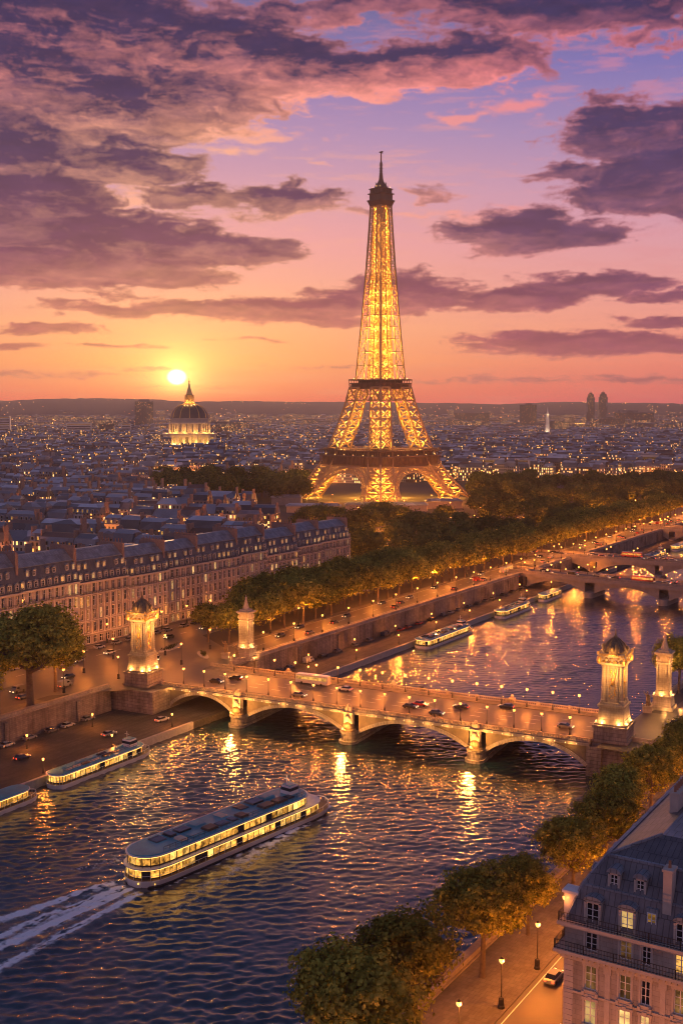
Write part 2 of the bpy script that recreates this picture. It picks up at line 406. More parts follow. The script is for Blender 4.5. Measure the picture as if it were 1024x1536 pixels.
M['plinth'] = masonry('plinth_masonry', (.33,.28,.24), (.25,.21,.18), 1.9, .95, .05, stain=.25, nscale=.2, bump=1.0)
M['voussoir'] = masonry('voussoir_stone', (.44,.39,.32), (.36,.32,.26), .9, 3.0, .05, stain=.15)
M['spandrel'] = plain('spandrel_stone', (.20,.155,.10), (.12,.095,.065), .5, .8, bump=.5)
M['carved'] = plain('carved_stone', (.52,.42,.30), (.36,.28,.19), 1.2, .7, bump=.8)
M['gilt'] = plain('gilded_bronze', (.85,.56,.18), (.50,.30,.08), 1.5, .35, metal=.85, bump=.6)
M['bronze'] = plain('weathered_bronze', (.24,.17,.09), (.10,.07,.045), 1.5, .6, metal=.15, bump=.6)
M['asphalt'] = plain('asphalt', (.085,.078,.074), (.055,.052,.05), .12, .55, bump=.1)
M['roadlit'] = plain('worn_road_surface', (.085,.075,.068), (.055,.049,.045), .10, .5, bump=.1)
M['pave'] = masonry('paving_slabs', (.17,.15,.13), (.13,.115,.10), 1.0, 1.0, .02, stain=.2)
M['cobble'] = masonry('cobbles', (.13,.10,.085), (.08,.066,.058), .5, .4, .04, stain=.3, nscale=.08)
M['kerb'] = plain('granite_kerb', (.36,.34,.31), (.26,.25,.23), 1.0, .7)
M['mark'] = plain('road_paint', (.75,.73,.68), (.55,.53,.5), 1.0, .6)
M['iron'] = plain('dark_cast_iron', (.035,.034,.033), (.02,.02,.02), 2.0, .45, metal=.3)
M['white'] = plain('white_gloss_paint', (.72,.71,.69), (.58,.57,.55), .5, .3)
M['ground'] = plain('city_ground', (.075,.066,.062), (.04,.038,.037), .01, .9)
M['bark'] = plain('bark', (.12,.09,.065), (.06,.045,.035), 2.0, .9, bump=.8)
M['globe'] = emit('lamp_glass', (1.0, .40, .075), 4.5, sample=False)
M['head'] = emit('headlamp_glass', (1.0, .72, .40), 4.0, sample=False)
M['tail'] = emit('tail_lamp_glass', (1.0, .07, .02), 5.0, sample=False)
# ================================================================== ground, river bed, quays
WZ = -9.0            # water level
N_L1, N_L2 = -241.0, -228.0      # left quay wall, before and after the bridge
N_Q = -211.0                     # edge of the lower left quay
N_R1, N_R2 = -74.0, -94.0        # right quay wall, before and after the bridge
S_BR = 268.0
def poly(mb, pts, z, mi=0): mb.add([tuple(W(n, s, z)) for n, s in pts], [tuple(range(len(pts)))], mi)
g = MB()
poly(g, [(-9000, -1500), (N_L1, -1500), (N_L1, S_BR), (-9000, S_BR)], 0)
poly(g, [(-9000, S_BR), (N_L1, S_BR), (N_L2, S_BR), (N_L2, 14000), (-9000, 14000)], 0)
poly(g, [(N_R1, -1500), (9000, -1500), (9000, S_BR+16), (N_R1, S_BR+16)], 0)
poly(g, [(N_R2, S_BR+16), (N_R1, S_BR+16), (9000, S_BR+16), (9000, 14000), (N_R2, 14000)], 0)
tag(g.build('ground', M['ground']), kind='structure')
g = MB(); poly(g, [(-260, -1500), (-60, -1500), (-60, 14000), (-260, 14000)], -13.0)
tag(g.build('riverbed', M['ground']), kind='structure')

# ------------------------------------------------------------------ water with real waves
BOAT_N, BOAT_S, BOAT_A = -147.0, 191.6, R(7.4)      # boat centre and heading off the river axis (towards +n)
def water_sheet():
    def grid(n0, n1, s0, s1, d):
        nn = np.arange(n0, n1+d*.5, d); ss = np.arange(s0, s1+d*.5, d)
        A, B = np.meshgrid(nn, ss); return A, B
    rng = np.random.RandomState(5)
    waves = []
    for i in range(64):
        lam = 1.0 * (3.9/1.0) ** rng.rand() if i < 56 else 8 + 9*rng.rand()
        th = math.pi/2 - TH*0 + rng.randn()*.62          # travel direction in the n,s frame
        th += TH*0.9
        k = 2*math.pi/lam
        amp = .0112*lam**1.05 * (.5+rng.rand()) / 1.55
        if i >= 56: amp = .028
        waves.append((k*math.cos(th), k*math.sin(th), amp, rng.rand()*6.28))
    def height(A, B):
        h = np.zeros(A.shape, np.float32)
        gust = (.15 + 1.65*fbm(A*.05, B*.017, 4, 9)).astype(np.float32)
        wa = (fbm(A*.05, B*.05, 3, 19)-.5)*5.0
        for kx, ky, a, p in waves:
            q = np.sin(kx*(A+wa) + ky*(B+wa*.6) + p); h += a*q
        return h*gust*np.interp(B, [60, 330, 700], [1.05, .55, .22])
    def wake(A, B):
        dx, dy = A-BOAT_N, B-BOAT_S; c, s = math.cos(BOAT_A), math.sin(BOAT_A)
        al = dy*c + dx*s; ac = dx*c - dy*s               # along the boat (bow +), across
        t = -29.5 - al                                   # metres behind the stern
        w = 4.4 + np.clip(t, 0, None)*.155
        n1 = fbm(A*.9, B*.9, 5, 61, .6); n2 = fbm(al*.10, ac*1.5, 4, 33, .6)
        edge = np.exp(-((np.abs(ac)-w*.85)/(.5+w*.07))**2)
        core = .85*np.exp(-((np.abs(ac)-w*.22)/(.35+w*.08))**2) + .28*np.exp(-(ac/(w*.6))**2)
        f = (edge*.95 + core)*np.clip(t/2.0, 0, 1)*np.exp(-np.clip(t, 0, None)/60.0)
        f = f*sstep(.30, .64, n1*.45+n2*.65) * 1.5
        # bow wave and the line along the hull
        bw = al - 29.0; arm = np.abs(np.abs(ac) - (1.0 + np.clip(-bw, 0, None)*.22))
        f2 = np.exp(-(arm/(.9+np.clip(-bw, 0, None)*.06))**2)*(bw < 1.5)*np.exp(-np.clip(-bw, 0, None)/26.0)*sstep(.26, .56, n1)*1.5
        arm2 = np.abs(ac - 5.6); f3 = .5*np.exp(-(arm2/.5)**2)*(np.abs(al) < 30)*sstep(.38, .62, n1)
        lift = .30*np.exp(-((np.abs(ac)-w)/1.6)**2)*np.clip(t/4, 0, 1)*np.exp(-np.clip(t, 0, None)/40.0) + .25*f2
        return np.clip(np.maximum(f, np.maximum(f2, f3)), 0, 1), lift
    vs = []; fs = []; foam = []; off = 0
    for (n0, n1, s0, s1, d) in ((-243, -72, 56, 300, .42), (-243, -72, 300.1, 620, .62), (-243, -72, 620.2, 1100, 1.6)):
        A, B = grid(n0, n1, s0, s1, d)
        h = height(A, B); fm, lf = wake(A, B)
        fade = np.minimum(1, np.minimum(B-s0, s1-B)/1.5) if s0 > 60 or s1 < 900 else 1
        z = WZ + h + lf
        X = A*CT + B*ST; Y = -A*ST + B*CT
        vs.append(np.stack([X, Y, z], -1).reshape(-1, 3)); foam.append(fm.ravel())
        r, c = A.shape; idx = np.arange(r*c).reshape(r, c) + off
        fs.append(np.stack([idx[:-1, :-1], idx[:-1, 1:], idx[1:, 1:], idx[1:, :-1]], -1).reshape(-1, 4)); off += r*c
    far = [W(-243, 1099.5, WZ), W(-72, 1099.5, WZ), W(-72, 9000, WZ), W(-243, 9000, WZ), W(-243, -1500, WZ), W(-72, -1500, WZ), W(-72, 56.2, WZ), W(-243, 56.2, WZ)]
    vs.append(np.array(far)); foam.append(np.zeros(8)); fs.append(np.array([[off, off+1, off+2, off+3], [off+4, off+5, off+6, off+7]]))
    V = np.concatenate(vs).astype(np.float32); F = np.concatenate(fs).astype(np.int32); FO = np.concatenate(foam).astype(np.float32)
    me = bpy.data.meshes.new('water'); me.vertices.add(len(V)); me.vertices.foreach_set('co', V.ravel())
    me.loops.add(F.size); me.loops.foreach_set('vertex_index', F.ravel())
    me.polygons.add(len(F)); me.polygons.foreach_set('loop_start', np.arange(0, F.size, 4, dtype=np.int32))
    me.polygons.foreach_set('use_smooth', np.ones(len(F), bool))
    at = me.attributes.new('foam', 'FLOAT', 'POINT'); at.data.foreach_set('value', FO)
    me.update(calc_edges=True); me.validate()
    m, nt, bs = newmat('river_water'); bs.inputs['Base Color'].default_value = (.003, .016, .028, 1)
    bs.inputs['Roughness'].default_value = .21; bs.inputs['IOR'].default_value = 2.3; bs.inputs['Specular IOR Level'].default_value = .5
    vec = coords(nt)
    b = nt.nodes.new('ShaderNodeBump'); b.inputs['Strength'].default_value = .32; b.inputs['Distance'].default_value = .12
    mp = nt.nodes.new('ShaderNodeMapping'); mp.inputs['Scale'].default_value = (.8, 1.5, 1); nt.links.new(vec, mp.inputs[0])
    mp2 = nt.nodes.new('ShaderNodeMapping'); mp2.inputs['Rotation'].default_value = (0, 0, TH); mp2.inputs['Scale'].default_value = (.045, .014, 1); nt.links.new(vec, mp2.inputs[0])
    bst = nt.nodes.new('ShaderNodeMapRange'); nt.links.new(noise_fac(nt, mp2.outputs[0], 1.0, 4, .6), bst.inputs[0]); bst.inputs[1].default_value = .35; bst.inputs[2].default_value = .68; bst.inputs[3].default_value = .08; bst.inputs[4].default_value = .55; nt.links.new(bst.outputs[0], b.inputs['Strength'])
    nt.links.new(noise_fac(nt, mp.outputs[0], 2.4, 5, .65), b.inputs['Height']); nt.links.new(b.outputs[0], bs.inputs['Normal'])
    a = nt.nodes.new('ShaderNodeAttribute'); a.attribute_name = 'foam'
    nf = noise_fac(nt, vec, 1.6, 6, .7)
    fo = math_n(nt, 'MULTIPLY', a.outputs['Fac'], 1.0)
    mk = nt.nodes.new('ShaderNodeMapRange'); mk.interpolation_type = 'SMOOTHSTEP'; nt.links.new(math_n(nt, 'ADD', fo, math_n(nt, 'MULTIPLY', math_n(nt, 'SUBTRACT', nf, .5), .7)), mk.inputs[0])
    mk.inputs[1].default_value = .10; mk.inputs[2].default_value = .62; mk.inputs[4].default_value = .95
    fb = nt.nodes.new('ShaderNodeBsdfDiffuse'); fb.inputs[0].default_value = (.85, .86, .88, 1)
    mx = nt.nodes.new('ShaderNodeMixShader'); nt.links.new(mk.outputs[0], mx.inputs[0]); nt.links.new(bs.outputs[0], mx.inputs[1]); nt.links.new(fb.outputs[0], mx.inputs[2])
    nt.links.new(mx.outputs[0], nt.nodes['Material Output'].inputs[0])
    me.materials.append(m)
    tag(link('water', me), kind='structure')
water_sheet()

# ------------------------------------------------------------------ hills on the horizon
HILL = {}
def hills():
    mb_v = []; fs = []; rows = [(6500, .0), (7000, .35), (7600, .75), (8300, 1.0), (8900, .9)]
    az = np.radians(np.linspace(-40, 40, 320)); k = len(az)
    ridge = 62 + 52*fbm(az*9+3, az*0, 5, 8) + 26*sstep(-.02, -.30, az) + 10*(fbm(az*160, az*0+2, 4, 4))
    HILL['az'] = az; HILL['z'] = []
    for d, q in rows:
        ww = .75+.5*fbm(az*14, az*0+d*.01, 4, 15)
        z = -1 + (ridge+18)*q*(ww if q < 1 else 1)
        HILL['z'].append((d, z))
        for a, zz in zip(az, z): mb_v.append((d*math.sin(a), d*math.cos(a), float(zz)))
    for j in range(len(rows)-1):
        for i in range(k-1): fs.append((j*k+i, j*k+i+1, (j+1)*k+i+1, (j+1)*k+i))
    me = bpy.data.meshes.new('hills'); me.from_pydata(mb_v, [], fs); me.materials.append(plain('wooded_hills', (.06,.055,.05), (.03,.032,.03), .004, .95, detail=9))
    tag(link('hills', me), kind='structure')
hills()
# ------------------------------------------------------------------ evening haze
HAZE = 5.6e-5
def haze():
    mb = MB(); mb.box(-6500, 6500, -900, 9600, -14.5, 345)
    m = bpy.data.materials.new('evening_haze'); m.use_nodes = True; nt = m.node_tree; nt.nodes.clear()
    v = nt.nodes.new('ShaderNodeVolumePrincipled'); v.inputs['Density'].default_value = HAZE; v.inputs['Color'].default_value = (.92, .82, .92, 1); v.inputs['Anisotropy'].default_value = .45
    o = nt.nodes.new('ShaderNodeOutputMaterial'); nt.links.new(v.outputs[0], o.inputs['Volume'])
    tag(mb.build('haze', m), kind='stuff')
haze()
ONES = ['first','second','third','fourth','fifth','sixth','seventh','eighth','ninth','tenth','eleventh','twelfth','thirteenth','fourteenth','fifteenth','sixteenth','seventeenth','eighteenth','nineteenth','twentieth']
def ORD(k):
    if k < 20: return ONES[k]
    t = {2:'twenty',3:'thirty',4:'forty',5:'fifty',6:'sixty',7:'seventy',8:'eighty',9:'ninety'}; n = k+1
    if n >= 100: return '%dth' % n
    return (t[n//10]+'-'+ONES[n % 10-1]) if n % 10 else t[n//10][:-1]+'ieth'
# ================================================================== quays and roads
def strip(mb, n0, n1, s0, s1, z, mi=0): poly(mb, [(n0, s0), (n1, s0), (n1, s1), (n0, s1)], z, mi)
LQ = -7.0
def quays():
    # lower quay: a slab along the left bank
    mb = MB(); mb.box(N_L1-2, N_Q, 60, S_BR, -13.2, LQ); mb.box(N_L2-2, N_Q, S_BR+.003, 900, -13.2, LQ)
    tag(mb.build('lower_quay', M['cobble'], rz=-TH), kind='structure')
    mb = MB()
    for s0, s1 in ((60, 255), (292, 640)): mb.box(N_Q-.7, N_Q+.15, s0, s1, -9.6, LQ+.22)
    tag(mb.build('quay_kerb', M['kerb'], rz=-TH), kind='structure')
    mb = MB()
    for i, s in enumerate(np.arange(90, 620, 9.0)): pass
    def wall(label, n, s0, s1, side, zb, mat='quay', t=1.6):
        """retaining wall along s; side +1 faces +n"""
        root = thing('quay_wall', label, 'wall', W(n, s0, 0), -TH)
        L = s1-s0; m = MB()
        x0, x1 = (-t, 0.0) if side > 0 else (0.0, t)
        b = .55*side
        pts = [(x0, zb), (x1+(b if side > 0 else 0), zb), (x1, .0), (x0, .0)] if side > 0 else [(x0+b, zb), (x1, zb), (x1, 0), (x0, 0)]
        vs = [(p[0], 0, p[1]) for p in pts] + [(p[0], L, p[1]) for p in pts]
        m.add(vs, [(0,1,2,3), (7,6,5,4), (1,5,6,2), (2,6,7,3), (3,7,4,0)], 0)
        k = max(1, int(L/26))
        for i in range(k):                        # shallow buttress strips
            y = (i+.5)*L/k
            if side > 0: m.box(-.1, .62, y-.9, y+.9, zb, -.9)
        m.build('wall', M[mat], root)
        m = MB(); m.box(x0-.1, x1+.25, 0, L, .002, .35); m.box(x0+.35, x1-.15, .1, L-.1, .352, 1.05); m.box(x0+.2, x1-.05, .05, L-.05, 1.052, 1.25)
        m.build('parapet', M['stone'], root)
    wall('high stained stone quay wall left of the near bridge, below the big tree', N_L1, 60, 252, 1, -13)
    wall('long stone quay wall between the near bridge and the middle bridge', N_L2, 296, 536, 1, -13)
    wall('distant stone quay wall beyond the far bridge along the tree lined road', N_L2, 545, 900, 1, -13)
    wall('stone quay wall under the near trees at the bottom of the picture', N_R1, 60, 274, -1, -13)
    wall('stone quay wall on the right bank beyond the two right pylons', N_R2, 312, 800, -1, -13)
    # wall stepping out to the right pylon, with a dark archway
    root = thing('abutment_wall', 'short stone abutment wall with a dark arched opening right of the right pylon', 'wall', W(N_R2-1, S_BR+14, 0), -TH)
    m = MB(); 
    cx, r = 15.5, 3.0
    m.box(0, cx-r, 0, 2, -13, 0); m.box(cx+r, 26, 0, 2, -13, 0)
    for i in range(12):
        a0, a1 = PI-PI*i/12, PI-PI*(i+1)/12
        xa, za, xb, zb = cx+r*math.cos(a0), -6+r*math.sin(a0), cx+r*math.cos(a1), -6+r*math.sin(a1)
        m.add([(xa,0,za),(xb,0,zb),(xb,0,0),(xa,0,0),(xa,2,za),(xb,2,zb)], [(0,1,2,3),(0,4,5,1)])
    m.build('wall', M['quay'], root)
    m = MB(); m.box(cx-r, cx+r, 2.0, 2.4, -13, 0); m.build('opening', M['ground'], root)
    m = MB(); m.box(0, 26, -.3, 2.1, .002, .4); m.box(0, 26, .1, .6, .402, 1.1); m.build('parapet', M['stone'], root)
    # roads
    mb = MB()
    strip(mb, -247, -232.5, 305, 905, .03); strip(mb, -286, -268, 120, 520, .03); strip(mb, -266, -250, -20, 262, .03)
    strip(mb, -247, -232.5, 905, 2000, .03)
    tag(mb.build('quay_road', M['roadlit']), kind='structure')
    mb = MB(); poly(mb, [(-268, 214), (-241, 246), (-226, 262), (-226, 306), (-246, 316), (-268, 330)], .06)
    tag(mb.build('bridge_square', M['roadlit']), kind='structure')
    mb = MB(); strip(mb, -62, -46.5, 20, 272, .03); strip(mb, -94, -30, 272, 312, .034); strip(mb, -88, -70, 312, 800, .03)
    tag(mb.build('right_bank_road', M['roadlit']), kind='structure')
    mb = MB()
    for n0, n1, s0, s1 in ((-232.5, -229.7, 306, 905), (-250, -247, 318, 905), (-290.5, -286, 120, 520), (-268, -266, 120, 240), (-250, -242.8, -20, 230), (-72.3, -62, 20, 272), (-46.5, -42, 20, 250)):
        mb.box(n0, n1, s0, s1, -.2, .14)
    tag(mb.build('pavement', M['pave'], rz=-TH), kind='structure')
    mb = MB()
    for n, s0, s1, st, ln in ((-54.2, 100, 270, 6, 2.6), (-239.6, 310, 900, 9, 3.5), (-277, 130, 510, 9, 3.5), (-258, 60, 215, 9, 3.5)):
        for s in np.arange(s0, s1, st): strip(mb, n-.09, n+.09, s, s+ln, .042)
    for n, s0, s1 in ((-61.2, 60, 270), (-47.2, 60, 270), (-233.4, 310, 900), (-246.2, 320, 900)): strip(mb, n-.08, n+.08, s0, s1, .042)
    tag(mb.build('road_marking', M['mark']), kind='structure')
quays()

# ================================================================== main bridge
def point(name, parent, loc, e, c=AMBER, r=.2, cut=None):
    l = bpy.data.lights.new(name, 'POINT'); l.energy = e; l.color = c; l.shadow_soft_size = r
    o = bpy.data.objects.new(name, l); col.objects.link(o); o.location = loc; o.parent = parent
    return o
BA = R(5.1); BRZ = -TH + BA
B0 = W(-215, 265, 0)
def Bp(x, y, z=0.0):          # bridge frame -> world
    c, s = math.cos(BRZ), math.sin(BRZ)
    return Vector((B0.x + x*c - y*s, B0.y + x*s + y*c, z))
BW = 28.0
M['cornice_lamp'] = emit('cornice_lamp_glass', (1.0, .50, .15), 6.0, sample=False)
def arch_bridge(name, label, loc, rz, spans, width, z_spring, z_crown, z_deck, ring, x_ends, piers, mats, detail=True, parapet=1.1):
    root = thing(name, label, 'bridge', loc, rz)
    mring, mspan, mdeck = mats
    for x0, x1 in spans:
        m = MB(); K = 24; rings = []
        c = (x1-x0)/2; h = z_crown-z_spring; rad = (c*c+h*h)/(2*h); cz = z_crown-rad; cx = (x0+x1)/2
        a = math.asin(min(1, c/rad))
        P = [(cx+rad*math.sin(-a+2*a*i/K), cz+rad*math.cos(-a+2*a*i/K)) for i in range(K+1)]
        Q = [(cx+(rad+ring)*math.sin(-a+2*a*i/K), cz+(rad+ring)*math.cos(-a+2*a*i/K)) for i in range(K+1)]
        for i in range(K):
            (xa, za), (xb, zb) = P[i], P[i+1]; (ua, wa), (ub, wb) = Q[i], Q[i+1]
            m.quad((xb, 0, zb), (xa, 0, za), (xa, width, za), (xb, width, zb))           # soffit
            for y, d in ((0, -.18), (width, .18)):                                       # ring, proud of the spandrel
                if i == 0: rings.append(MB())
                mr_ = rings[0 if d < 0 else 1]
                v = [(xa, y+d, za), (xb, y+d, zb), (ub, y+d, wb), (ua, y+d, wa), (xa, y-d*.3, za), (xb, y-d*.3, zb), (ub, y-d*.3, wb), (ua, y-d*.3, wa)]
                f = [(0,1,2,3), (3,2,6,7), (1,0,4,5)]
                mr_.add(v, f if d < 0 else [t[::-1] for t in f])
            for y in (0, width):                                                         # spandrel
                v = [(xa, y, za), (xb, y, zb), (xb, y, z_deck), (xa, y, z_deck)]
                m.add(v, [(0,1,2,3)] if y == 0 else [(3,2,1,0)])
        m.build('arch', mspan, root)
        # ring courses run along the curve: give it a uv of arc length
        for mr_ in rings:
            o = mr_.build('arch_ring', mring, root)
            uv = o.data.uv_layers['UVMap']; co = o.data.vertices
            for lp in o.data.loops:
                p = co[lp.vertex_index].co
                uv.data[lp.index].uv = (math.atan2(p.x-cx, p.z-cz)*rad, math.hypot(p.x-cx, p.z-cz))
    xa, xb = x_ends
    m = MB(); m.box(xa, xb, -.35, width+.35, z_deck, 0.0)
    m.box(xa, xb, -.75, -.35, z_deck+.15, -.12); m.box(xa, xb, width+.35, width+.75, z_deck+.15, -.12)
    m.build('deck', mspan if not detail else M['stone'], root)
    m = MB()
    if detail:
        for y in (-.55, width+.05):
            m.box(xa, xb, y+.05, y+.45, 0.002, .28); m.box(xa, xb, y, y+.5, parapet-.22, parapet)
            x = xa+.5
            while x < xb:
                m.box(x, x+.24, y+.13, y+.37, .282, parapet-.222); x += .62
            x = xa
            while x < xb-1:
                m.box(x, x+.9, y-.06, y+.56, .004, parapet+.12); x += 9.3
    else:
        for y in (-.3, width): m.box(xa, xb, y, y+.3, .002, parapet)
    m.build('parapet', M['stone'], root)
    sw = width*.15
    m = MB()
    if detail:
        for y0, y1 in ((.3, sw), (width-sw, width-.3)): m.box(xa, xb, y0, y1, .004, .16)
        m.build('pavement', M['pave'], root)
    m = MB(); m.quad((xa, sw, .02), (xb, sw, .02), (xb, width-sw, .02), (xa, width-sw, .02))
    for k in (.36, .5, .64):
        y = width*k; x = xa+2
        while x < xb-4:
            m.quad((x, y-.08, .03), (x+3, y-.08, .03), (x+3, y+.08, .03), (x, y+.08, .03), 1); x += 8
    m.build('roadway', [mdeck, M['mark']], root)
    for px, pw in piers:
        m = MB(); hw = pw/2; K = 8
        nose = [(px+hw*math.sin(PI*i/K-PI/2), -1.2-hw*.9*math.cos(PI*i/K-PI/2)) for i in range(K+1)]
        tail = [(px-hw*math.sin(PI*i/K-PI/2), width+1.2+hw*.9*math.cos(PI*i/K-PI/2)) for i in range(K+1)]
        plan = nose+tail
        def sc_(k, z0, z1): m.prism([(px+(x-px)*k, width/2+(y-width/2)*(1-(1-k)*.25)) for x, y in plan], z0, z1)
        sc_(1.18, -13, -8.2) if detail else None
        sc_(1.0, -13, z_spring+.6)
        if detail: sc_(1.1, z_spring+.602, z_spring+1.1)
        m.build('pier', M['plinth'] if detail else mspan, root)
        if detail:
            for yy, sg in ((-1.6, 1), (width+1.6, -1)):
                m = MB(); z0 = z_spring+1.1
                m.lathe([(hw*.95, z0), (hw*.95, z0+.4), (hw*.72, z0+.7), (hw*.78, z0+1.3), (hw*.62, z0+2.0), (hw*.25, z0+2.5), (.05, z0+2.7)], 14, (px, yy))
                m.build('pier_cap', M['bronze'], root)
                m = MB(); m.box(px-1.3, px+1.3, yy+.35*sg-.8, yy+.35*sg+.8, z0+1.2, -.6); m.box(px-1.6, px+1.6, yy+.3*sg-1.05, yy+.3*sg+1.05, -.6, -.1)
                m.ball((px, yy-.75*sg, z0+3.6), .8, 10, 0, 1.3); m.ball((px-.7, yy-.6*sg, z0+3.2), .5, 8); m.ball((px+.7, yy-.6*sg, z0+3.2), .5, 8)
                m.box(px-.85, px+.85, yy+.3*sg-.6, yy+.3*sg+.6, -.1, 1.3); m.ball((px, yy+.3*sg, 1.7), .55, 10)
                m.build('pier_ornament', M['carved'], root)
                if sg == 1:
                    m = MB(); m.ball((px, yy-3.6, z0+1.4), .3, 8); m.bar((px, yy-3.6, z0+1.4), (px, yy-1.6, z0+.4), .12); m.build('pier_lantern', M['globe'], root)
                    point('pier_glow', root, (px, yy-4.4, z0+1.9), 8500, (1.0, .38, .07), .45)
    return root
bridge = arch_bridge('stone_bridge', 'wide stone arch bridge with four arches crossing the river between lit pylons', B0, BRZ,
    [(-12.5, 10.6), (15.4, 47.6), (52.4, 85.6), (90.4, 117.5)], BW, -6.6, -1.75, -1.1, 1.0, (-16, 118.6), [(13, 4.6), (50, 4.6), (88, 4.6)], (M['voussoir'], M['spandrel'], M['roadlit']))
m = MB()
for x in (-16, 117.6):
    m = MB(); m.box(x-26 if x < 0 else x, x+3.6 if x < 0 else x+4, (-9 if x < 0 else .02), BW+(14 if x < 0 else 0)-.02, -13, -1.12 if x > 0 else -.25)
    m.build('abutment', M['plinth'], bridge)
for k in range(46):
    x = -13+k*2.85; mm = MB(); mm.ball((x, -.92, -.62), .10, 6); mm.build('lamp', M['cornice_lamp'], bridge)
    if k % 2 == 0: point('cornice_glow', bridge, (x+1.4, -1.5, -.9), 230, (1.0, .42, .09), .3)
M['fixture'] = emit('floodlight_glass', (1.0, .55, .17), 9.0, sample=False)
# ------------------------------------------------------------------ pylons
def panel_relief(m, cx, cy, nx, ny, z0, z1, w, seed, mi=0):
    rr = random.Random(seed); tx, ty = -ny, nx
    for i in range(16):
        t = (i+.5)/16; z = z0+(z1-z0)*t
        for k in (-1, 1):
            a = rr.uniform(.05, .36)*w*k
            m.ball((cx+tx*a+nx*.05, cy+ty*a+ny*.05, z), rr.uniform(.16, .34), 6, mi, rr.uniform(.8, 1.5))
    m.ball((cx+nx*.1, cy+ny*.1, z0+(z1-z0)*.55), .6, 8, mi, 1.5)
def big_pylon():
    root = thing('bridge_pylon', 'tall floodlit stone pylon with gilded capital and domed cap at the left bridgehead', 'pylon')
    m = MB(); m.box(-5.9, 5.9, -5.9, 5.9, -13, -8.3); m.box(-5.3, 5.3, -5.3, 5.3, -8.3, .3)
    m.box(-5.7, 5.7, -5.7, 5.7, .302, .9)
    m.box(-5.15, 5.15, -5.15, 5.15, .902, 3.9, taper=.1); m.box(-5.5, 5.5, -5.5, 5.5, 3.902, 4.5)
    m.box(-4.95, 4.95, -4.95, 4.95, 4.502, 4.95)
    m.build('plinth', M['plinth'], root)
    m = MB()
    m.box(-4.4, 4.4, -4.4, 4.4, 4.952, 5.9, taper=.15); m.box(-4.1, 4.1, -4.1, 4.1, 5.902, 9.2, taper=.35); m.box(-4.25, 4.25, -4.25, 4.25, 9.202, 9.75); m.box(-3.8, 3.8, -3.8, 3.8, 9.752, 10.35, taper=.2)
    m.build('pedestal', M['stone'], root)
    m = MB(); m.box(-2.75, 2.75, -2.75, 2.75, 10.352, 20.2, taper=.15)
    for sx in (-1, 1):
        for sy in (-1, 1):
            m.lathe([(.82, 10.352), (.82, 10.9), (.62, 11.1), (.56, 19.4), (.8, 19.8), (.8, 20.2)], 10, (sx*2.8, sy*2.8))
            m.lathe([(.36, 10.352), (.30, 20.0)], 8, (sx*2.75, sy*1.6)); m.lathe([(.36, 10.352), (.30, 20.0)], 8, (sx*1.6, sy*2.75))
    m.build('shaft', M['stone'], root)
    for i, (nx, ny) in enumerate(((0,-1),(1,0),(0,1),(-1,0))):
        m = MB(); panel_relief(m, nx*2.7, ny*2.7, nx, ny, 11.2, 19.2, 2.6, 4+i); m.build('relief_panel', M['gilt'], root)
    m = MB(); m.box(-3.9, 3.9, -3.9, 3.9, 20.202, 20.8); m.box(-3.5, 3.5, -3.5, 3.5, 20.802, 22.3); m.box(-4.3, 4.3, -4.3, 4.3, 22.302, 22.75); m.box(-4.6, 4.6, -4.6, 4.6, 22.752, 23.1)
    m.build('capital', M['carved'], root)
    m = MB(); rr = random.Random(9)
    for k in range(4):
        a = k*PI/2; c, s = math.cos(a), math.sin(a)
        for i in range(13):
            t = -3.6+i*.6; sag = .9*(1-((t % 1.8)/.9-1)**2)
            for (d, z) in ((3.75, 21.9-sag), (4.45, 22.95)):
                m.ball((c*d-s*t, s*d+c*t, z+rr.uniform(-.1, .1)), rr.uniform(.24, .42), 6)
        m.ball((c*4.1-s*4.1, s*4.1+c*4.1, 21.4), .75, 8, 0, 1.4); m.ball((c*4.3-s*4.3, s*4.3+c*4.3, 23.3), .45, 8)
    m.build('garland', M['gilt'], root)
    m = MB(); m.lathe([(3.9, 23.102), (3.95, 23.6), (3.5, 24.6), (2.7, 25.5), (1.5, 26.4), (.8, 26.8), (.55, 27.3), (.3, 27.6), (.12, 29.2)], 12, ph=PI/12)
    for i in range(12):
        a = 2*PI*i/12; m.tube([(math.cos(a)*r, math.sin(a)*r, z) for r, z in ((3.95, 23.6), (3.55, 24.6), (2.75, 25.5), (1.55, 26.4), (.8, 26.9))], [.16, .15, .13, .1, .08], 4)
        if i % 3 == 0: m.ball((math.cos(a)*3.8, math.sin(a)*3.8, 24.4), .55, 8, 0, 1.4)
    m.build('domed_cap', M['bronze'], root)
    for k in range(4):
        a = k*PI/2+PI/4; m = MB(); m.ball((4.75*math.cos(a)*1.12, 4.75*math.sin(a)*1.12, 21.2), .3, 8); m.build('lamp', M['fixture'], root)
    for k in range(4):
        a = k*PI/2; c, s = math.cos(a), math.sin(a)
        for t in (-2.6, 2.6):
            x, y = c*4.72-s*t, s*4.72+c*t
            m = MB(); m.box(x-.22, x+.22, y-.22, y+.22, 4.952, 5.2); m.build('floodlight', M['fixture'], root)
            point('floodlight_glow', root, (x+c*.25, y+s*.25, 5.5), 620, (1.0, .42, .09), .15)
        point('capital_glow', root, (c*6.6, s*6.6, 18.2), 3000, (1.0, .42, .09), .2)
    for k in range(4):
        a = k*PI/2; point('cap_glow', root, (6.4*math.cos(a), 6.4*math.sin(a), 23.6), 800, (1.0, .42, .09), .2)
    return register(root, *[c for c in bpy.data.objects if c.parent == root])
pyl = big_pylon(); pyl.location = Bp(-21.0, -2.0); pyl.rotation_euler.z = BRZ + R(3); pyl.scale = (.81, .81, 1)
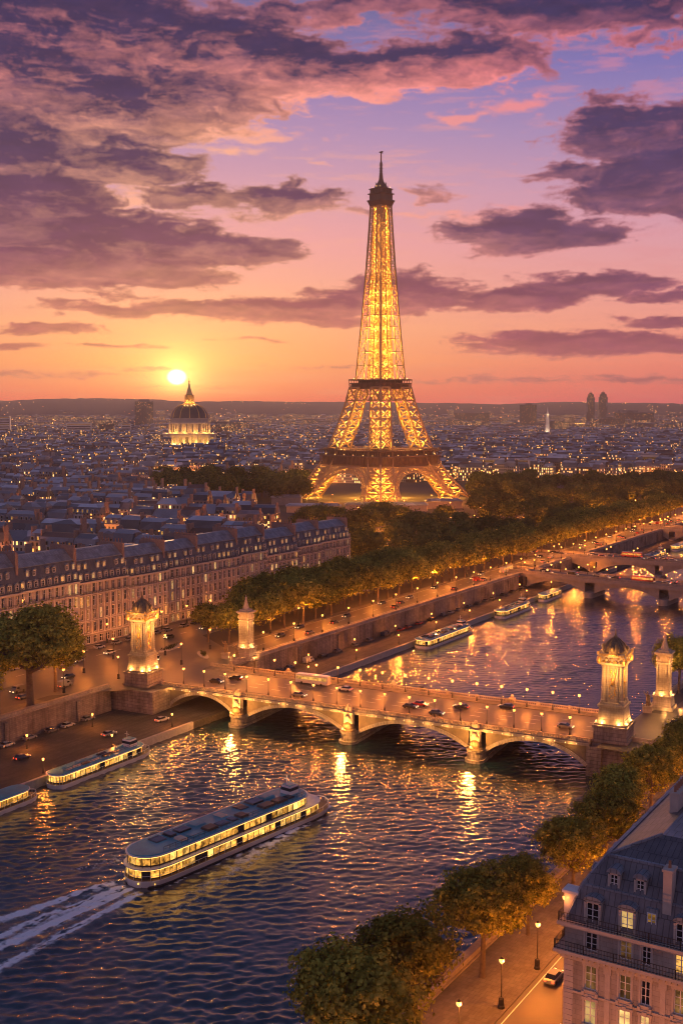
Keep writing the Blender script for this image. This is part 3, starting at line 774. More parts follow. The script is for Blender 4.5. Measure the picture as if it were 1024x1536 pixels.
dup(pyl, Bp(123.4, 5.0), BRZ, 'tall floodlit stone pylon with gilded capital and domed cap at the right bridgehead', scale=(.83, .83, 1))
def small_pylon():
    root = thing('bridge_pylon', 'slimmer lit stone pylon with pointed top behind the left end of the bridge', 'pylon')
    m = MB(); m.box(-4.4, 4.4, -4.4, 4.4, -.5, 1.0); m.box(-3.7, 3.7, -3.7, 3.7, 1.002, 3.6, taper=.3); m.box(-3.9, 3.9, -3.9, 3.9, 3.602, 4.1); m.box(-3.0, 3.0, -3.0, 3.0, 4.102, 5.4, taper=.25)
    m.build('pedestal', M['stone'], root)
    m = MB(); m.box(-2.45, 2.45, -2.45, 2.45, 5.402, 13.2, taper=.3)
    for sx in (-1, 1):
        for sy in (-1, 1): m.box(sx*2.2-.35, sx*2.2+.35, sy*2.2-.35, sy*2.2+.35, 5.402, 13.1)
    for nx, ny in ((0,-1),(1,0),(0,1),(-1,0)):
        cx, cy = nx*2.35, ny*2.35; m.box(cx-(.9 if nx == 0 else .18), cx+(.9 if nx == 0 else .18), cy-(.9 if ny == 0 else .18), cy+(.9 if ny == 0 else .18), 7, 11.6)
    m.build('shaft', M['stone'], root)
    m = MB(); m.box(-2.7, 2.7, -2.7, 2.7, 13.202, 13.6); m.box(-2.3, 2.3, -2.3, 2.3, 13.602, 15.6); m.box(-2.9, 2.9, -2.9, 2.9, 15.602, 16.0); m.box(-3.4, 3.4, -3.4, 3.4, 16.002, 16.5)
    for sx in (-1, 1):
        for sy in (-1, 1): m.ball((sx*2.4, sy*2.4, 14.6), .55, 8, 0, 1.5)
    m.build('capital', M['carved'], root)
    m = MB(); m.box(-2.2, 2.2, -2.2, 2.2, 16.502, 17.1); m.lathe([(1.7, 17.102), (1.2, 18.2), (.55, 20.0), (.6, 20.3), (.3, 20.5)], 8); m.ball((0, 0, 20.9), .5, 8, 0, 1.3); m.bar((0,0,21.2), (0,0,22.0), .16)
    m.build('pointed_top', M['carved'], root)
    for k in range(4):
        a = k*PI/2; c, s = math.cos(a), math.sin(a)
        x, y = c*3.55, s*3.55
        m = MB(); m.box(x-.2, x+.2, y-.2, y+.2, 4.102, 4.3); m.build('floodlight', M['fixture'], root)
        point('floodlight_glow', root, (x+c*.3, y+s*.3, 4.7), 600, (1.0, .42, .09), .15)
        point('base_glow', root, (c*6.4-s*2, s*6.4+c*2, .8), 450, (1.0, .42, .10), .15)
    for k in range(4):
        a = k*PI/2+PI/4; point('capital_glow', root, (math.cos(a)*6.2, math.sin(a)*6.2, 12.2), 1500, (1.0, .42, .09), .2)
    return register(root, *[c for c in bpy.data.objects if c.parent == root])
sp = small_pylon(); sp.location = W(-230.2, 307, 0.06); sp.rotation_euler.z = BRZ; sp.scale = (.72, .72, 1)
dup(sp, W(-90.5, 318.5, .04), BRZ, 'slimmer lit stone pylon with pointed top behind the right end of the bridge', scale=(.72, .72, 1))
# bronze figure groups on low pedestals beside the slim pylons
def figure(label, x, y, rz):
    root = thing('bronze_statue', label, 'statue', (x, y, .05), rz, 'bronze figures beside the bridge pylons')
    m = MB(); m.box(-1.2, 1.2, -1.0, 1.0, -.3, 1.6); m.box(-1.4, 1.4, -1.2, 1.2, 1.602, 1.9); m.build('pedestal', M['stone'], root)
    m = MB(); T = m.tube
    T([(-.3,0,1.9),(-.28,.05,2.8),(-.12,0,3.7)], [.16,.2,.26], 7); T([(.35,-.5,1.9),(.32,-.5,2.8),(.14,0,3.7)], [.15,.2,.26], 7)
    T([(0,0,3.6),(0,.05,4.3),(0,.08,5.0),(0,.05,5.3)], [.42,.36,.5,.16], 8); T([(0,.05,5.2),(0,0,5.45)], [.14,.13], 7); m.ball((0,-.02,5.75), .27, 9, 0, 1.2)
    T([(-.45,.05,5.0),(-.95,-.2,5.5),(-1.05,-.3,6.3)], [.16,.13,.09], 6); T([(.45,.05,5.0),(.75,-.2,4.4),(.6,-.7,4.1)], [.16,.13,.09], 6)
    T([(.5,.4,2.0),(.35,.45,3.3),(.3,.4,4.9)], [.5,.4,.2], 6)
    m.build('figure', M['bronze'], root, smooth=True)
for lb, n, s, r in (('bronze figure on a pedestal left of the slim left pylon', -236.5, 303.5, .4), ('bronze figure on a pedestal right of the slim left pylon', -229.5, 300.3, -.5), ('bronze figure on a pedestal left of the slim right pylon', -93.0, 311.5, .3)):
    p = W(n, s); figure(lb, p.x, p.y, BRZ+r)
# ------------------------------------------------------------------ the further bridges
b2rz = math.atan2(532-583, 163-92)
M['pale'] = plain('pale_bridge_stone', (.34,.29,.24), (.26,.22,.18), .3, .8)
arch_bridge('river_bridge', 'long flat pale bridge crowded with traffic, the first one beyond the moored boats', (92.6, 583, .6), b2rz,
    [(4, 36), (41, 74), (79, 112), (117, 150)], 13.0, -7.4, -3.0, -2.2, .8, (-8, 160), [(38.5, 4.4), (76.5, 4.4), (114.5, 4.4)], (M['pale'], M['pale'], M['roadlit']), detail=False)
b3rz = math.atan2(610-648, 190-111)
arch_bridge('river_bridge', 'second flat pale bridge beyond, partly behind the first one, with a row of lamps', (106, 652, 1.2), b3rz,
    [(6, 38), (42, 74), (78, 110), (114, 150)], 14.0, -8.2, -3.0, -2.4, .8, (-8, 170), [(40, 3.6), (76, 3.6), (112, 3.6)], (M['pale'], M['pale'], M['roadlit']), detail=False)
arch_bridge('river_bridge', 'farthest low bridge at the right edge with a lit underside', (196, 808, 1.2), R(-30),
    [(6, 38), (42, 78), (82, 118), (122, 158)], 14.0, -8.2, -3.0, -2.4, .8, (-30, 190), [(40, 3.6), (80, 3.6), (120, 3.6)], (M['pale'], M['pale'], M['roadlit']), detail=False)
# ================================================================== the iron tower
def tower():
    TX, TY = 36.5, 1072.0
    root = thing('iron_lattice_tower', 'tall golden lit wrought iron lattice tower rising above the trees and the city', 'tower', (TX, TY, 0), R(45-1.5))
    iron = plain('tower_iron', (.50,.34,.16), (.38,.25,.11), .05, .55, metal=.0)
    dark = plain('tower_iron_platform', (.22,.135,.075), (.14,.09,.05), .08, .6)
    Hs = np.array([0, 16, 31, 47, 70, 92, 104, 111, 135, 155, 185, 219, 250, 273.])
    Os = np.array([61, 49.5, 41.0, 35.0, 28.0, 22.6, 20.2, 16.4, 14.6, 13.2, 11.2, 9.3, 7.7, 6.7])     # outer half side
    As = np.array([20.5, 17.5, 16, 15, 13.8, 12.6, 12, 0,0,0,0,0,0,0])                                      # leg side
    O = lambda z: float(np.interp(z, Hs, Os)); A = lambda z: float(np.interp(z, Hs, As))
    def leg(sx, sy):
        m = MB()
        def corner(z, i, j):
            o, a = O(z), A(z); return Vector((sx*(o - a*i), sy*(o - a*j), z))
        def section(zs):
            for z0, z1 in zip(zs[:-1], zs[1:]):
                zm = (z0+z1)/2
                for i, j in ((0,0),(1,0),(0,1),(1,1)): m.bar(corner(z0, i, j), corner(z1, i, j), 1.6)
                for (a, b) in (((0,0),(1,0)), ((0,0),(0,1)), ((1,0),(1,1)), ((0,1),(1,1))):
                    p0, q0, p1, q1 = corner(z0, *a), corner(z0, *b), corner(z1, *a), corner(z1, *b)
                    m.bar(p0, q1, 1.05); m.bar(q0, p1, 1.05); m.bar(p1, q1, 1.1)
                    pm, qm = (p0+p1)/2, (q0+q1)/2; c = (pm+qm)/2
                    m.bar(pm, c, .3); m.bar(qm, c, .3)
        section([0, 9, 17, 24, 31]); section([47, 57, 66, 75, 84, 92, 104])
        for i, j in ((0,0),(1,0),(0,1),(1,1)):
            m.bar(corner(31, i, j), corner(47, i, j), 1.2)
            p = corner(0, i, j); m.box(p.x-2.4, p.x+2.4, p.y-2.4, p.y+2.4, -1.5, 1.0, taper=.6)
        m.build('leg', iron, root)
    for sx in (-1, 1):
        for sy in (-1, 1): leg(sx, sy)
    # four arches under the first platform
    for k in range(4):
        m = MB(); a = k*PI/2; c, s = math.cos(a), math.sin(a)
        def P(t, z, d): return Vector((c*d - s*t, s*d + c*t, z))
        K = 22; rad = 31.5; pts = []
        for i in range(K+1):
            th = PI*i/K
            for rr in (rad, rad+3.4): pass
            t = -rad*math.cos(th); z = 0 + 26.0*math.sin(th)**.9
            t2 = -(rad+3.6)*math.cos(th); z2 = 0 + 30.0*math.sin(th)**.9
            pts.append((P(t, z, O(max(z, 4))-1.0), P(t2, z2, O(max(z2, 4))-.6)))
        pts = [p for p in pts if p[0].z > 3]
        for i in range(len(pts)-1):
            m.bar(pts[i][0], pts[i+1][0], 1.3); m.bar(pts[i][1], pts[i+1][1], 1.2); m.bar(pts[i][0], pts[i+1][1], .7); m.bar(pts[i][1], pts[i+1][0], .7); m.bar(pts[i][0], pts[i][1], .7)
        # trellis between arch and platform
        n = 34
        for i in range(n+1):
            t = -36+72*i/n; zz = 30*math.sqrt(max(0, 1-(t/35.1)**2)); z0 = max(zz, 17)
            if abs(t) > 35: z0 = 17
            m.bar(P(t, z0, O(z0)-.6), P(t, 31, O(31)-.4), .6)
            for dt in (4.2, -4.2):
                tt = max(-36, min(36, t+dt)); m.bar(P(t, z0, O(z0)-.6), P(tt, 31, O(31)-.4), .55)
        for z in (21, 26): 
            for sg in (-1, 1):
                t0 = 35.1*math.sqrt(max(0, 1-(z/30)**2)); m.bar(P(sg*t0, z, O(z)-.6), P(sg*36, z, O(z)-.6), .4)
        m.build('arch', iron, root)
    def platform(z0, z1, half, n, open_half):
        m = MB(); t = 1.2
        for k in range(4):
            a = k*PI/2; c, s = math.cos(a), math.sin(a)
            def Q(x, y, z): return (c*x - s*y, s*x + c*y, z)
            h = half; hh = z1-z0
            def slab(za, zb, d):
                v = [Q(open_half, -d, za), Q(d, -d, za), Q(d, d, za), Q(open_half, d, za)]; v2 = [(p[0], p[1], zb) for p in v]
                m.add(v+v2, [(0,1,2,3)[::-1], (4,5,6,7), (1,2,6,5), (3,0,4,7)])
            slab(z0, z0+hh*.10, h-1.5); slab(z0+hh*.55, z0+hh*.62, h); slab(z1-hh*.12, z1-hh*.06, h+.4)
            for i in range(n+1):
                y = -h+2*h*i/n
                m.bar(Q(h-.9, y, z0+hh*.1), Q(h-.3, y, z0+hh*.56), .55); 
                if i % 2 == 0: m.bar(Q(h-.2, y, z0+hh*.6), Q(h, y, z1), .4)
            m.bar(Q(h-.1, -h, z1), Q(h-.1, h, z1), .5)
            v = [Q(h-2.2, -h+2.2, z0+hh*.1), Q(h-2.2, h-2.2, z0+hh*.1), Q(h-1.6, h-2, z0+hh*.56), Q(h-1.6, -h+2, z0+hh*.56)]
            m.add(v, [(0,1,2,3)])
            v = [Q(h-6, -h+6, z0+hh*.62), Q(h-6, h-6, z0+hh*.62), Q(h-6, h-6, z1-hh*.1), Q(h-6, -h+6, z1-hh*.1)]
            m.add(v, [(0,1,2,3)])
        return m
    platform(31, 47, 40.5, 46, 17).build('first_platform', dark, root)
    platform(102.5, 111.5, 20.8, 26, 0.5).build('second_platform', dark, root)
    # lattice belt under second platform
    m = MB()
    for k in range(4):
        a = k*PI/2; c, s = math.cos(a), math.sin(a)
        def Q(x, y, z): return (c*x - s*y, s*x + c*y, z)
        for i in range(12):
            t0, t1 = -1+2*i/12, -1+2*(i+1)/12
            d0, d1 = O(92), O(102.5)
            m.bar(Q(d0, t0*d0, 92), Q(d1, t1*d1, 102.5), .5); m.bar(Q(d0, t1*d0, 92), Q(d1, t0*d1, 102.5), .5)
        m.bar(Q(O(92), -O(92), 92), Q(O(92), O(92), 92), 1.1); m.bar(Q(O(97), -O(97), 97), Q(O(97), O(97), 97), .6)
    m.build('lattice_belt', iron, root)
    # upper shaft: outer frame and inner lift cage
    m = MB(); zs = [111]
    while zs[-1] < 272: zs.append(min(273, zs[-1] + max(6.2, O(zs[-1])*.82)))
    for z0, z1 in zip(zs[:-1], zs[1:]):
        for k in range(4):
            a = k*PI/2; c, s = math.cos(a), math.sin(a)
            def Q(t, z): 
                o = O(z); return Vector((c*o - s*t*o, s*o + c*t*o, z))
            m.bar(Q(-1, z0), Q(-1, z1), 1.15)
            m.bar(Q(-1, z1), Q(1, z1), .6)
            for t0, t1 in ((-1, -.36), (.36, 1)):
                m.bar(Q(t0, z0), Q(t1, z1), .46); m.bar(Q(t1, z0), Q(t0, z1), .46)
            m.bar(Q(-.36, z0), Q(-.36, z1), .75); m.bar(Q(.36, z0), Q(.36, z1), .75)
            m.ball(tuple(Q(-1, z1)), .95, 6); m.ball(tuple(Q(-.36, z1)), .6, 6); m.ball(tuple(Q(.36, z1)), .6, 6)
    m.build('upper_frame', iron, root)
    m = MB()
    I = lambda z: O(z)*(.52 if z < 170 else .52+.22*min(1, (z-170)/60))
    z = 112.0
    while z < 272:
        z1 = min(273, z + 4.4)
        for k in range(4):
            a = k*PI/2; c, s = math.cos(a), math.sin(a)
            def Q(t, zz):
                o = I(zz); return Vector((c*o - s*t*o, s*o + c*t*o, zz))
            m.bar(Q(-1, z), Q(-1, z1), .9); m.bar(Q(-1, z1), Q(1, z1), .55); m.bar(Q(0, z), Q(0, z1), .7)
            for t0, t1 in ((-1, 0), (0, 1)): m.bar(Q(t0, z), Q(t1, z1), .7); m.bar(Q(t1, z), Q(t0, z1), .7)
            m.bar(Q(-.5, z), Q(-.5, z1), .45); m.bar(Q(.5, z), Q(.5, z1), .45)
        m.bar((-1.4, -1.4, z), (-1.4, -1.4, z1), 1.8); m.bar((1.4, 1.4, z), (1.4, 1.4, z1), 1.8)
        z = z1
    m.build('lift_cage', iron, root)
    # summit: gallery, cabin, mast
    m = MB(); m.prism([(-7.4,-7.4),(7.4,-7.4),(7.4,7.4),(-7.4,7.4)], 271, 275, top=[(-8.8,-8.8),(8.8,-8.8),(8.8,8.8),(-8.8,8.8)])
    m.box(-9.1, 9.1, -9.1, 9.1, 275.002, 276.2); m.box(-7.6, 7.6, -7.6, 7.6, 276.202, 281.5); m.box(-8.8, 8.8, -8.8, 8.8, 281.502, 282.3)
    m.box(-7.2, 7.2, -7.2, 7.2, 282.302, 286); m.box(-8, 8, -8, 8, 286.002, 286.7)
    for i in range(16):
        a = 2*PI*i/16; r = 8.6
        m.bar((r*math.cos(a), r*math.sin(a), 282), (r*math.cos(a), r*math.sin(a), 286+2.4*(i % 3 == 0)), .45)
    m.lathe([(6.6, 286.702), (5.4, 289.5), (3.4, 292), (2.6, 293.5), (2.2, 295)], 10)
    for i in range(8):
        a = 2*PI*i/8+.2; m.bar((5*math.cos(a), 5*math.sin(a), 288), (5*math.cos(a), 5*math.sin(a), 292.5), .4)
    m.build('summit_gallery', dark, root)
    m = MB(); m.lathe([(2.0, 295), (1.7, 299), (1.1, 301), (1.0, 309), (1.25, 310), (.65, 311.5), (.6, 319)], 8); m.box(-2.2, 2.2, -.4, .4, 319, 319.8); m.box(-.4, .4, -2.2, 2.2, 319.802, 320.5)
    for z in (297.5, 300, 302.5, 305, 308): m.lathe([(1.9, z), (1.9, z+.5)], 8)
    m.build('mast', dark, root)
    # lamps
    glow = M['tower_lamp'] = emit('tower_lamp_glass', (1.0, .5, .14), 5.0, sample=False)
    rr = random.Random(3); m = MB()
    me_b = MB(); me_b.ball((0,0,0), .35, 6); lampme = me_b.mesh('lamp', glow)
    def lamp(x, y, z):
        o = link('lamp', lampme, root, (x, y, z))
    for k in range(4):
        a = k*PI/2; c, s = math.cos(a), math.sin(a)
        for i in range(6):
            t = (i-2.5)*6.2; lamp(c*41.3-s*t*2, s*41.3+c*t*2, 41.8)
        for i in range(4):
            t = (i-1.5)*9; lamp(c*21.6-s*t, s*21.6+c*t, 112.2)
    for i in range(10):
        a = rr.uniform(0, 6.28); lamp(8.4*math.cos(a), 8.4*math.sin(a), rr.choice([277.5, 279.5, 283.5, 288]))
    lc = (1.0, .41, .048); n = 0
    for sx in (-1, 1):
        for sy in (-1, 1):
            for z, e in ((3, 15000), (10, 15000), (18, 12000), (26, 10000), (49.5, 15000), (58, 14000), (67, 12000), (77, 11000), (87, 10000), (97, 7000)):
                q = O(z)-A(z)/2; point('projector_glow', root, (sx*q, sy*q, z), e*2.0, lc, .8)
    for i, z in enumerate(np.arange(114, 270, 11.0)):
        for k in range(4):
            a = k*PI/2; o = (O(z)+I(z))/2 if z < 200 else I(z)*.45
            point('projector_glow', root, (math.cos(a)*o, math.sin(a)*o, z), 13000 if z < 200 else 11500, lc, .5)
    for k in range(4):
        a = k*PI/2+PI/4; point('plaza_glow', root, (math.cos(a)*22, math.sin(a)*22, 5), 30000, lc, .8); point('plaza_glow', root, (math.cos(a)*32, math.sin(a)*32, 28), 16000, lc, .8)
        a = k*PI/2; point('arch_glow', root, (math.cos(a)*36, math.sin(a)*36, 25.5), 15000, lc, .6)
tower()
# ================================================================== houses
def roofmat(name, c1, c2, seam=.62, rough=.45, metal=.25):
    m, nt, bs = newmat(name)
    br = nt.nodes.new('ShaderNodeTexBrick'); nt.links.new(coords(nt, 'UV'), br.inputs['Vector'])
    br.offset = 0.5; br.inputs['Scale'].default_value = 1; br.inputs['Brick Width'].default_value = seam; br.inputs['Row Height'].default_value = 2.6
    br.inputs['Mortar Size'].default_value = .035; br.inputs['Color1'].default_value = c1+(1,); br.inputs['Color2'].default_value = c2+(1,); br.inputs['Mortar'].default_value = tuple(x*.5 for x in c2)+(1,)
    st = rampnode(nt, noise_fac(nt, coords(nt), .35, 6, .65), [(.3, (.55,.55,.56)), (.65, (1.05,1.05,1.05))])
    nt.links.new(mul(nt, br.outputs['Color'], st), bs.inputs['Base Color'])
    bs.inputs['Roughness'].default_value = rough; bs.inputs['Metallic'].default_value = metal
    b = nt.nodes.new('ShaderNodeBump'); b.inputs['Strength'].default_value = .8; b.inputs['Distance'].default_value = .05
    nt.links.new(br.outputs['Fac'], b.inputs['Height']); nt.links.new(b.outputs[0], bs.inputs['Normal'])
    return m
M['zinc'] = roofmat('zinc_roof', (.30,.335,.38), (.23,.26,.30))
M['slate'] = roofmat('slate_roof', (.10,.11,.135), (.07,.08,.10), .35, .4, .1)
M['facade'] = masonry('facade_limestone', (.46,.40,.345), (.41,.355,.305), 1.3, .55, .012, stain=.18, nscale=.25, bump=.35, rand=[(0, (.80,.76,.72)), (.5, (.98,.96,.94)), (1, (1.12,1.12,1.10))])
M['trim'] = plain('facade_trim_stone', (.50,.435,.375), (.40,.345,.295), .9, .75, bump=.3)
M['frame'] = plain('white_window_frame', (.78,.76,.72), (.68,.66,.62), 2, .4)
M['rail'] = plain('wrought_iron_railing', (.025,.025,.028), (.015,.015,.017), 3, .5)
m_, nt_, bs_ = newmat('dark_window_glass'); bs_.inputs['Base Color'].default_value = (.012,.014,.018,1); bs_.inputs['Roughness'].default_value = .06; bs_.inputs['Specular IOR Level'].default_value = .6
M['glass'] = m_
M['lit'] = emit('lit_window_pane', (1.0, .48, .10), 1.1, sample=False, vary=.75, vscale=.9)
M['lit2'] = emit('bright_window_pane', (1.0, .60, .20), 1.15, sample=False, vary=.6, vscale=.7)
M['dim'] = emit('dim_window_pane', (1.0, .46, .14), .30, sample=False, vary=.9, vscale=.8)
M['brick'] = plain('chimney_brick', (.30,.20,.16), (.20,.14,.12), 1.2, .9)
M['pot'] = plain('chimney_pot_clay', (.34,.16,.09), (.22,.11,.07), 2, .8)
def wallgrid(mb, w, z0, z1, ops, depth=.3, y=0.0, T=None, mi=0):
    """wall in the plane y facing -y with rectangular openings and their reveals; T maps (x,y,z) elsewhere"""
    T = T or (lambda x, yy, z: (x, yy, z))
    xs = sorted({0.0, w} | {round(o[i], 4) for o in ops for i in (0, 1)}); zs = sorted({z0, z1} | {round(o[i], 4) for o in ops for i in (2, 3)})
    for xa, xb in zip(xs[:-1], xs[1:]):
        for za, zb in zip(zs[:-1], zs[1:]):
            cx, cz = (xa+xb)/2, (za+zb)/2
            if any(o[0] < cx < o[1] and o[2] < cz < o[3] for o in ops): continue
            mb.quad(T(xa, y, za), T(xb, y, za), T(xb, y, zb), T(xa, y, zb), mi)
    for (xa, xb, za, zb) in ops:
        d = y+depth
        mb.quad(T(xa,y,za), T(xa,d,za), T(xb,d,za), T(xb,y,za), mi); mb.quad(T(xa,y,zb), T(xb,y,zb), T(xb,d,zb), T(xa,d,zb), mi)
        mb.quad(T(xa,y,za), T(xa,y,zb), T(xa,d,zb), T(xa,d,za), mi); mb.quad(T(xb,y,za), T(xb,d,za), T(xb,d,zb), T(xb,y,zb), mi)
WIN = {}
def window_meshes(key, w, h, fine):
    if key in WIN: return WIN[key]
    m = MB(); t = .09 if fine else .12; d0, d1 = .12, .20
    m.box(-w/2, -w/2+t, d0, d1, 0, h); m.box(w/2-t, w/2, d0, d1, 0, h); m.box(-w/2+t, w/2-t, d0, d1, 0, t); m.box(-w/2+t, w/2-t, d0, d1, h-t, h)
    m.box(-.05, .05, d0-.02, d1, t, h-t)
    for q in ((.36, .68) if fine else (.6,)):
        for sx in (-1, 1):
            a, b = sorted((sx*.05, sx*(w/2-t))); m.box(a, b, d0, d1, h*q-.03, h*q+.03)
    fr = m.mesh('window', M['frame'])
    m = MB(); m.quad((-w/2+t, .17, t), (w/2-t, .17, t), (w/2-t, .17, h-t), (-w/2+t, .17, h-t))
    panes = {k: m.mesh('pane', M[k]) for k in ('glass', 'lit', 'lit2', 'dim')}
    m = MB(); m.box(-w/2-.15, w/2+.15, -.22, .12, -.14, -.002)
    sill = m.mesh('sill', M['trim'])
    WIN[key] = (fr, panes, sill); return WIN[key]
def add_window(root, key, w, h, fine, x, y, z, pane, rz=0.0, sill=True):
    fr, panes, sl = window_meshes(key, w, h, fine)
    o = link('window', fr, root, (x, y, z), rz); link('pane', panes[pane], o)
    if sill and fine: link('sill', sl, o)
    return o
DORM = {}
def dormer_meshes(key, w, h, d, mat_roof):
    if key in DORM: return DORM[key]
    m = MB(); t = .22
    m.box(-w/2-t, -w/2, -.05, d, 0, h); m.box(w/2, w/2+t, -.05, d, 0, h); m.box(-w/2, w/2, -.05, d, h, h+t); m.box(-w/2, w/2, 0, .5, -.2, 0.0)
    m.build_front = None
    K = 6; pts = [((w/2+t+.12)*-math.cos(PI*i/K), h+t+.55*math.sin(PI*i/K)) for i in range(K+1)]
    vs = [(x, -.16, z) for x, z in pts] + [(x, d, z) for x, z in pts]
    fs = [tuple(range(K+1))[::-1], tuple(range(K+1, 2*K+2))] + [(i, i+1, i+K+2, i+K+1) for i in range(K)] + [(0, K+1, 2*K+1, K)]
    m.add(vs, fs, 1)
    DORM[key] = m.mesh('dormer', [M['trim'], mat_roof]); return DORM[key]
def row_house(idx, label, loc, rz, w, d, hw, hm, bays, seed, lit, group, ends=''):
    rr = random.Random(seed); root = thing('apartment_house', label, 'apartment house', loc, rz, group)
    floors = 5; g0 = 3.9; fh = (hw-g0)/(floors-1)
    ops = []; wins = []
    bw = w/bays
    for f in range(floors):
        z = 0.4 if f == 0 else g0+(f-1)*fh+.55
        for b in range(bays):
            x = (b+.5)*bw; ww, hh = (1.7, 2.7) if f == 0 else (1.3, fh-1.15)
            ops.append((x-ww/2, x+ww/2, z, z+hh)); wins.append((f, x, z, ww, hh))
    m = MB(); wallgrid(m, w, 0, hw, ops, .32)
    m.quad((w, .0, 0), (w, d, 0), (w, d, hw), (w, .0, hw)); m.quad((0, d, 0), (0, 0, 0), (0, 0, hw), (0, d, hw)); m.quad((w, d, 0), (0, d, 0), (0, d, hw), (w, d, hw))
    m.build('wall', M['facade'], root)
    m = MB(); m.quad((.1, .33, 0), (w-.1, .33, 0), (w-.1, .33, hw), (.1, .33, hw)); m.build('backing', M['glass'], root)
    for f, x, z, ww, hh in wins:
        p = lit if f > 0 else .35
        pane = rr.choice(['lit', 'lit2', 'dim']) if rr.random() < p else 'glass'
        add_window(root, 'row%.1f_%.2f' % (ww, hh), ww, hh, False, x, 0, z, pane)
    m = MB()
    for z, pr in ((g0, .25), (g0+fh, .18), (g0+3*fh, .3)): m.box(0, w, -pr, 0, z-.15, z+.12)
    m.box(0, w, -.75, 0, hw-.35, hw); m.box(0, w, -.4, 0, hw-.8, hw-.352)
    for b in range(bays+1):
        x = b*bw
        if 0 < b < bays: m.box(x-.22, x+.22, -.1, 0, g0+.122, hw-.802)
    m.build('cornice', M['trim'], root)
    for z in (hw, g0+3*fh+.12):
        m = MB(); y = -.66 if z == hw else -.26
        m.bar((0, y, z+.95), (w, y, z+.95), .07); m.bar((0, y, z+.5), (w, y, z+.5), .05)
        k = 0.0
        while k <= w: m.bar((k, y, z), (k, y, z+.95), .045); k += .55
        m.build('railing', M['rail'], root)
    # mansard
    ins = 2.3; zt = hw+hm*.68; zr = hw+hm
    m = MB()
    a = [(0,.25,hw),(w,.25,hw),(w,d-.25,hw),(0,d-.25,hw)]; b = [(0,ins,zt),(w,ins,zt),(w,d-ins,zt),(0,d-ins,zt)]; c = [(0,d*.42,zr),(w,d*.42,zr),(w,d*.58,zr),(0,d*.58,zr)]
    m.add(a+b, [(0,1,5,4),(2,3,7,6),(1,2,6,5),(3,0,4,7)], 0); m.add(b+c, [(0,1,5,4),(2,3,7,6),(1,2,6,5),(3,0,4,7),(4,5,6,7)], 1)
    m.box(0, w, ins-.25, ins-.02, zt-.12, zt+.1, 1)
    rf = m.build('roof', [M['slate'], M['zinc']], root)
    for x in (.45, w-.45):
        m = MB(); m.box(x-.42, x+.42, 1.6, d-1.6, hw, zr+rr.uniform(.6, 1.8)); ch = m.build('chimney', M['brick'], root)
        m = MB()
        for k in range(7): 
            y = 2.4+k*(d-4.8)/6; m.lathe([(.16, zr+.5), (.13, zr+2.3)], 6, (x, y))
        m.build('chimney_pot', M['pot'], ch)
    dm = dormer_meshes('row', 1.35, 2.1, 2.2, M['zinc']); dm2 = dormer_meshes('row2', 1.05, 1.6, 1.8, M['zinc'])
    for b in range(bays):
        x = (b+.5)*bw
        o = link('dormer', dm, root, (x, .35, hw+.5)); add_window(o, 'd1', 1.35, 2.1, False, 0, 0, 0, rr.choice(['lit', 'lit2']) if rr.random() < lit*1.5 else 'glass')
        if (b+idx) % 3 != 2:
            o = link('dormer', dm2, root, (x, 1.2, hw+hm*.40)); add_window(o, 'd2', 1.05, 1.6, False, 0, 0, 0, rr.choice(['lit', 'lit2']) if rr.random() < lit*1.6 else 'glass')
    return root
ROW = []
s = 214.0; i = 0
rr0 = random.Random(12)
while s < 486:
    w = rr0.choice([22.0, 25.0, 27.5, 24.0]); w = min(w, 488-s) if 488-s < 34 else w
    t = (s-214)/272; hw = 24.6-6.0*t+rr0.uniform(-1.3, 1.3); hm = 12.0-3.4*t+rr0.uniform(-1.0, 1.0)
    n = -291.5 - 8.5*max(0, t-.2)/.8 + rr0.choice([0, .35, -.3])
    p = W(n, s)
    row_house(i, 'pale stone mansard house in the riverside row, %s from the left end' % ORD(i), (p.x, p.y, 0), PI/2-TH-R(1.8 if t > .2 else 0), w, 15.0, hw, hm, max(6, int(w/3.0)), 40+i, .20+.25*t, 'mansard houses in a row along the left quay')
    s += w-.02; i += 1

